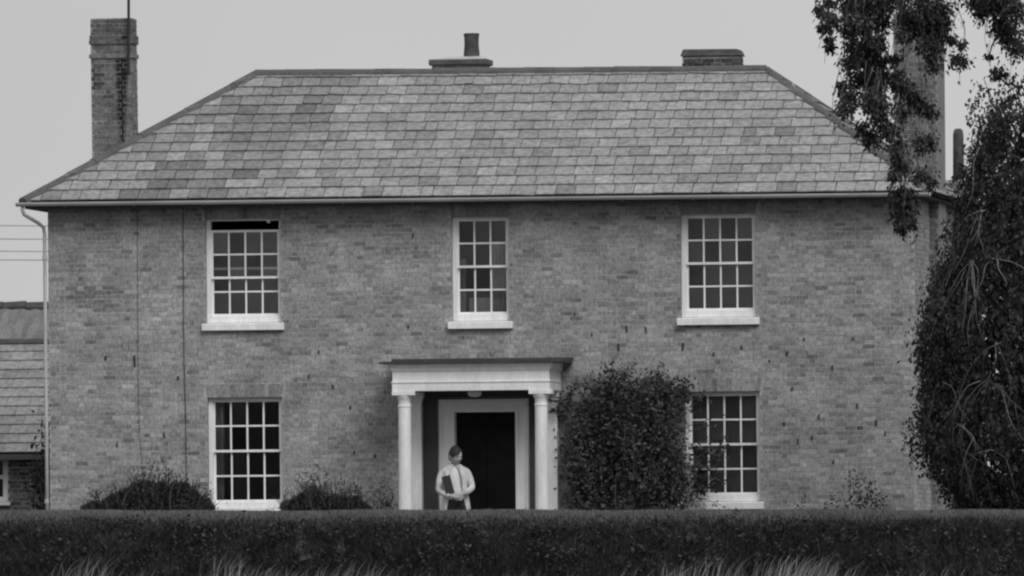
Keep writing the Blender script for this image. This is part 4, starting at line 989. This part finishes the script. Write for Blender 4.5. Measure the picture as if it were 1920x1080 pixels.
dock(-.55, -13.2, .74, 'taller dock seed spike on the bank, left of the porch')
dock(.02, -13.3, .62, 'shorter dock seed spike on the bank below the porch')
dock(4.62, -13.0, .60, 'pale dock spike on the bank below the right ground-floor window')

# ------------------------------------------------------------------ person in the porch
def skinned(name, verts, edges, radii, matn, parent, sub=2, root_i=0):
    me = bpy.data.meshes.new(name); me.from_pydata(verts, edges, []); o = bpy.data.objects.new(name, me); link(o, parent)
    md = o.modifiers.new('skin', 'SKIN'); md.use_smooth_shade = True
    for i, r_ in enumerate(radii):
        sv = me.skin_vertices[0].data[i]; sv.radius = r_ if isinstance(r_, tuple) else (r_, r_); sv.use_root = (i == root_i)
    s_ = o.modifiers.new('sub', 'SUBSURF'); s_.levels = sub; s_.render_levels = sub
    me.materials.append(M[matn])
    bpy.context.view_layer.update(); dg = bpy.context.evaluated_depsgraph_get(); ev = o.evaluated_get(dg)
    nm = bpy.data.meshes.new_from_object(ev); o.modifiers.clear(); o.data = nm
    if not nm.materials: nm.materials.append(M[matn])
    return o
PX, PY, PZ = -.305, -.62, .098
per = empty('person', (PX, PY, PZ), 'person in a pale jacket and dark trousers standing in the porch doorway holding a folder', 'person')
class SK:
    def __init__(s): s.v = []; s.e = []; s.r = []
    def p(s, co, r_, frm=None):
        s.v.append(co); s.r.append(r_); i = len(s.v) - 1
        if frm is not None: s.e.append((frm, i))
        return i
    def chain(s, frm, lst):
        for co, r_ in lst: frm = s.p(co, r_, frm)
        return frm
# x to the picture right, -y towards the camera
b = SK(); pel = b.p((0, 0, .94), (.125, .10))
sp_ = b.chain(pel, [((0, -.005, 1.08), (.125, .095)), ((0, 0, 1.22), (.135, .10)), ((0, .01, 1.36), (.145, .10)), ((0, .012, 1.43), (.08, .07))])
nk = b.chain(sp_, [((.01, -.015, 1.475), .050), ((.02, -.03, 1.53), .048)])
def hand(b, w_i, d, nrm, side):
    d = Vector(d).normalized(); nrm = Vector(nrm).normalized(); sd = d.cross(nrm).normalized() * side
    wv = Vector(b.v[w_i]); pm_ = b.p(tuple(wv + d * .05), (.028, .020), w_i)
    for k, (o_, L) in enumerate(((-.028, .062), (-.010, .075), (.010, .078), (.028, .068))):
        base = wv + d * .085 + sd * o_; r0 = b.p(tuple(base), .0095, pm_)
        b.chain(r0, [(tuple(base + d * L * .5 + nrm * .006), .0088), (tuple(base + d * L * .75 + nrm * .028), .0080), (tuple(base + d * L * .72 + nrm * .05), .0070)])
    tb = wv + d * .035 - sd * .035; r0 = b.p(tuple(tb), .0105, pm_); b.chain(r0, [(tuple(tb + d * .03 - sd * .012 + nrm * .015), .0098), (tuple(tb + d * .055 + nrm * .03), .0085)])
# picture-left arm: elbow out, forearm crossing to the waist under the folder
la = b.chain(sp_ - 1, [((-.15, .01, 1.365), .042), ((-.213, -.005, 1.25), .038), ((-.243, -.045, 1.115), .034), ((-.14, -.17, 1.045), .036), ((-.045, -.225, 1.02), .027)])
hand(b, la, (.85, -.1, -.25), (0, .9, .2), 1)
ra = b.chain(sp_ - 1, [((.16, .01, 1.365), .042), ((.213, .0, 1.27), .038), ((.243, -.045, 1.13), .034), ((.15, -.17, 1.07), .036), ((.085, -.22, 1.055), .027)])
hand(b, ra, (-.8, -.1, -.35), (0, .9, .2), -1)
for s_ in (-1, 1):
    b.chain(pel, [((s_ * .09, 0, .86), .092), ((s_ * .095, -.01, .70), .078), ((s_ * .10, -.015, .50), .058), ((s_ * .10, .01, .30), .052), ((s_ * .105, .02, .10), .038), ((s_ * .11, -.03, .045), .040), ((s_ * .12, -.13, .035), .034)])
body = skinned('body', b.v, b.e, b.r, 'skin', per)
# head: a shaped ovoid with brow, eye hollows, nose, lips and jaw, joined to the body's mesh
HM = Matrix.Translation((.024, -.055, 1.588)) @ Matrix.Scale(1.09, 4) @ Matrix.Rotation(R(26), 4, 'Z') @ Matrix.Rotation(R(14), 4, 'X')
def head_shape(d, grow=0.0):
    x, y, z = d.x, d.y, d.z
    w = 1 - (.34 * (-z) ** 1.6 if z < 0 else .06 * z); dep = 1 - (.22 * (-z) ** 2 if z < 0 else 0)
    p = Vector((x * .079 * w, y * .100 * dep, z * .128))
    if y < 0:
        f = -y; ga = lambda cx, cz, sx_, sz_: math.exp(-((x - cx) / sx_) ** 2 - ((z - cz) / sz_) ** 2) * f
        p.y -= .026 * ga(0, -.18, .13, .16) + .010 * ga(0, .02, .12, .2) + .007 * ga(0, -.52, .28, .10) + .012 * ga(0, -.85, .35, .16) + .006 * ga(0, .22, .7, .10)
        p.y += .012 * (ga(-.42, .04, .22, .10) + ga(.42, .04, .22, .10)) + .004 * ga(0, -.44, .3, .05)
    n_ = Vector((x, y, z)).normalized(); return HM @ (p + n_ * grow)
bmh = bmesh.new(); bmesh.ops.create_icosphere(bmh, subdivisions=5, radius=1.0)
for v in bmh.verts: v.co = head_shape(v.co.copy())
bmh.from_mesh(body.data); bmh.to_mesh(body.data); bmh.free()
for p in body.data.polygons: p.use_smooth = True
# clothes: trousers, shirt front, open jacket
t_ = SK(); tp = t_.p((0, .0, .95), (.142, .118))
t_.chain(tp, [((0, -.002, 1.06), (.138, .108))])
for s_ in (-1, 1): t_.chain(tp, [((s_ * .09, 0, .85), .105), ((s_ * .097, -.01, .68), .092), ((s_ * .10, -.012, .48), .078), ((s_ * .102, .005, .28), .072), ((s_ * .105, .01, .09), .068)])
skinned('trousers', t_.v, t_.e, t_.r, 'cloth_dark', per)
s1 = SK(); a0 = s1.p((0, -.012, .965), (.146, .122)); s1.chain(a0, [((0, -.008, 1.14), (.142, .110)), ((0, .0, 1.26), (.150, .112)), ((0, .006, 1.37), (.150, .108)), ((0, .008, 1.445), (.085, .078)), ((.008, 0, 1.485), (.062, .060))])
skinned('shirt', s1.v, s1.e, s1.r, 'shirt', per)
def jacket_shell():
    q = MB(); rings = []
    zs = np.linspace(.80, 1.475, 18); n = 30
    for z in zs:
        t = (z - .80) / .675
        rx = np.interp(t, [0, .25, .45, .75, .88, 1], [.210, .192, .180, .200, .196, .080]); ry = np.interp(t, [0, .3, .75, .9, 1], [.155, .14, .145, .12, .085])
        gap = np.interp(t, [0, .3, .6, .85, 1], [.80, .62, .50, .34, .20])   # half angle of the front opening
        ring = []
        for j in range(n + 1):
            a_ = -math.pi / 2 + gap + (2 * math.pi - 2 * gap) * j / n
            wob = 1 + .035 * math.sin(a_ * 5 + z * 9) * (1 - t)
            ring.append((rx * wob * math.cos(a_), ry * wob * math.sin(a_) + .008, z + (.02 * math.sin(a_ * 3) if t == 0 else 0)))
        rings.append(ring)
    for r_ in rings: q.v += r_
    m_ = n + 1
    for i in range(len(rings) - 1):
        for j in range(n): q.f.append((i * m_ + j, i * m_ + j + 1, (i + 1) * m_ + j + 1, (i + 1) * m_ + j)); q.t.append(.6); q.mi.append(0)
    o = q.build('jacket', 'jacket', per, smooth=True); sd = o.modifiers.new('solid', 'SOLIDIFY'); sd.thickness = .012; sd.offset = -1
    return o
jk = jacket_shell()
def sleeve(pts, rr_):
    k = SK(); f0 = k.p(pts[0], rr_[0]); k.chain(f0, list(zip(pts[1:], rr_[1:]))); return skinned('sleeve', k.v, k.e, k.r, 'jacket', jk)
sleeve([(-.09, .01, 1.385), (-.172, .01, 1.365), (-.215, -.005, 1.25), (-.245, -.045, 1.11), (-.15, -.165, 1.055), (-.085, -.205, 1.032)], [.058, .062, .055, .050, .047, .042])
sleeve([(.09, .01, 1.385), (.182, .01, 1.365), (.215, .0, 1.27), (.245, -.045, 1.125), (.16, -.165, 1.078), (.12, -.19, 1.066)], [.058, .062, .055, .050, .047, .042])
q = MB()
for s_ in (-1, 1):
    q.add([(s_ * .06, -.098, 1.475), (s_ * .098, -.085, 1.455), (s_ * .135, -.136, 1.33), (s_ * .100, -.150, 1.14), (s_ * .088, -.142, 1.27)], [(0, 1, 2, 3, 4)])
lp = q.build('lapels', 'jacket', jk); lp.modifiers.new('s', 'SOLIDIFY').thickness = .006
# short dark hair swept over the forehead, ears left bare
bmh = bmesh.new(); bmesh.ops.create_icosphere(bmh, subdivisions=5, radius=1.0)
def bald(d):
    line = .40 + .48 * d.x + .06 * math.sin(d.x * 9)
    if d.y < -.25: return d.z < line
    if d.y < .12: return d.z < .12 + (d.y + .25) * -.6
    return d.z < -.52
bmesh.ops.delete(bmh, geom=[v for v in bmh.verts if bald(v.co)], context='VERTS')
for v in bmh.verts: v.co = head_shape(v.co.copy(), .006 + .007 * fbm(v.co.x, v.co.y, v.co.z, 5.0) + .006 * max(0, v.co.z))
me = bpy.data.meshes.new('hair'); bmh.to_mesh(me); bmh.free(); me.materials.append(M['hair'])
for p in me.polygons: p.use_smooth = True
ho = obj('hair', me, per); ho.modifiers.new('s', 'SOLIDIFY').thickness = .014
for s_ in (-1, 1):
    e_ = MB().lathe(0, 0, [(.0, -.030), (.013, -.02), (.018, 0), (.015, .02), (0, .030)], 10).build('ear', 'skin', per, smooth=True)
    e_.matrix_local = HM @ Matrix.Translation((s_ * .080, .012, -.008)) @ Matrix.Diagonal((.45, 1, 1, 1))
    q = MB().lathe(0, 0, [(0, -.007), (.008, -.004), (.011, 0), (.008, .004), (0, .007)], 10).build('eye', 'hair', per, smooth=True)
    q.matrix_local = HM @ Matrix.Translation((s_ * .031, -.082, .006))
for s_ in (-1, 1):
    sh = MB(); sh.add([(-.045, .09, 0), (.045, .09, 0), (.05, -.12, 0), (.02, -.18, 0), (-.02, -.18, 0), (-.05, -.12, 0), (-.04, .09, .09), (.04, .09, .09), (.042, -.08, .075), (.018, -.165, .04), (-.018, -.165, .04), (-.042, -.08, .075)],
        [(0, 1, 7, 6), (1, 2, 8, 7), (2, 3, 9, 8), (3, 4, 10, 9), (4, 5, 11, 10), (5, 0, 6, 11), (6, 7, 8, 11), (8, 9, 10, 11), (5, 4, 3, 2, 1, 0)])
    o = sh.build('shoe', 'leather', per, bevel=.012); o.location = (s_ * .11, 0, 0)
fo = MB().box(-.062, .062, -.016, .016, -.135, .135).build('folder', 'leather', None, bevel=.005)
per.rotation_euler = (R(2), R(-2.5), R(14))
fo.matrix_world = per.matrix_basis @ Matrix.Translation((-.115, -.185, 1.185)) @ Matrix.Rotation(R(-12), 4, 'Y') @ Matrix.Rotation(R(-6), 4, 'X')
tag(fo, 'dark folder tucked under the arm of the person in the porch', 'folder')
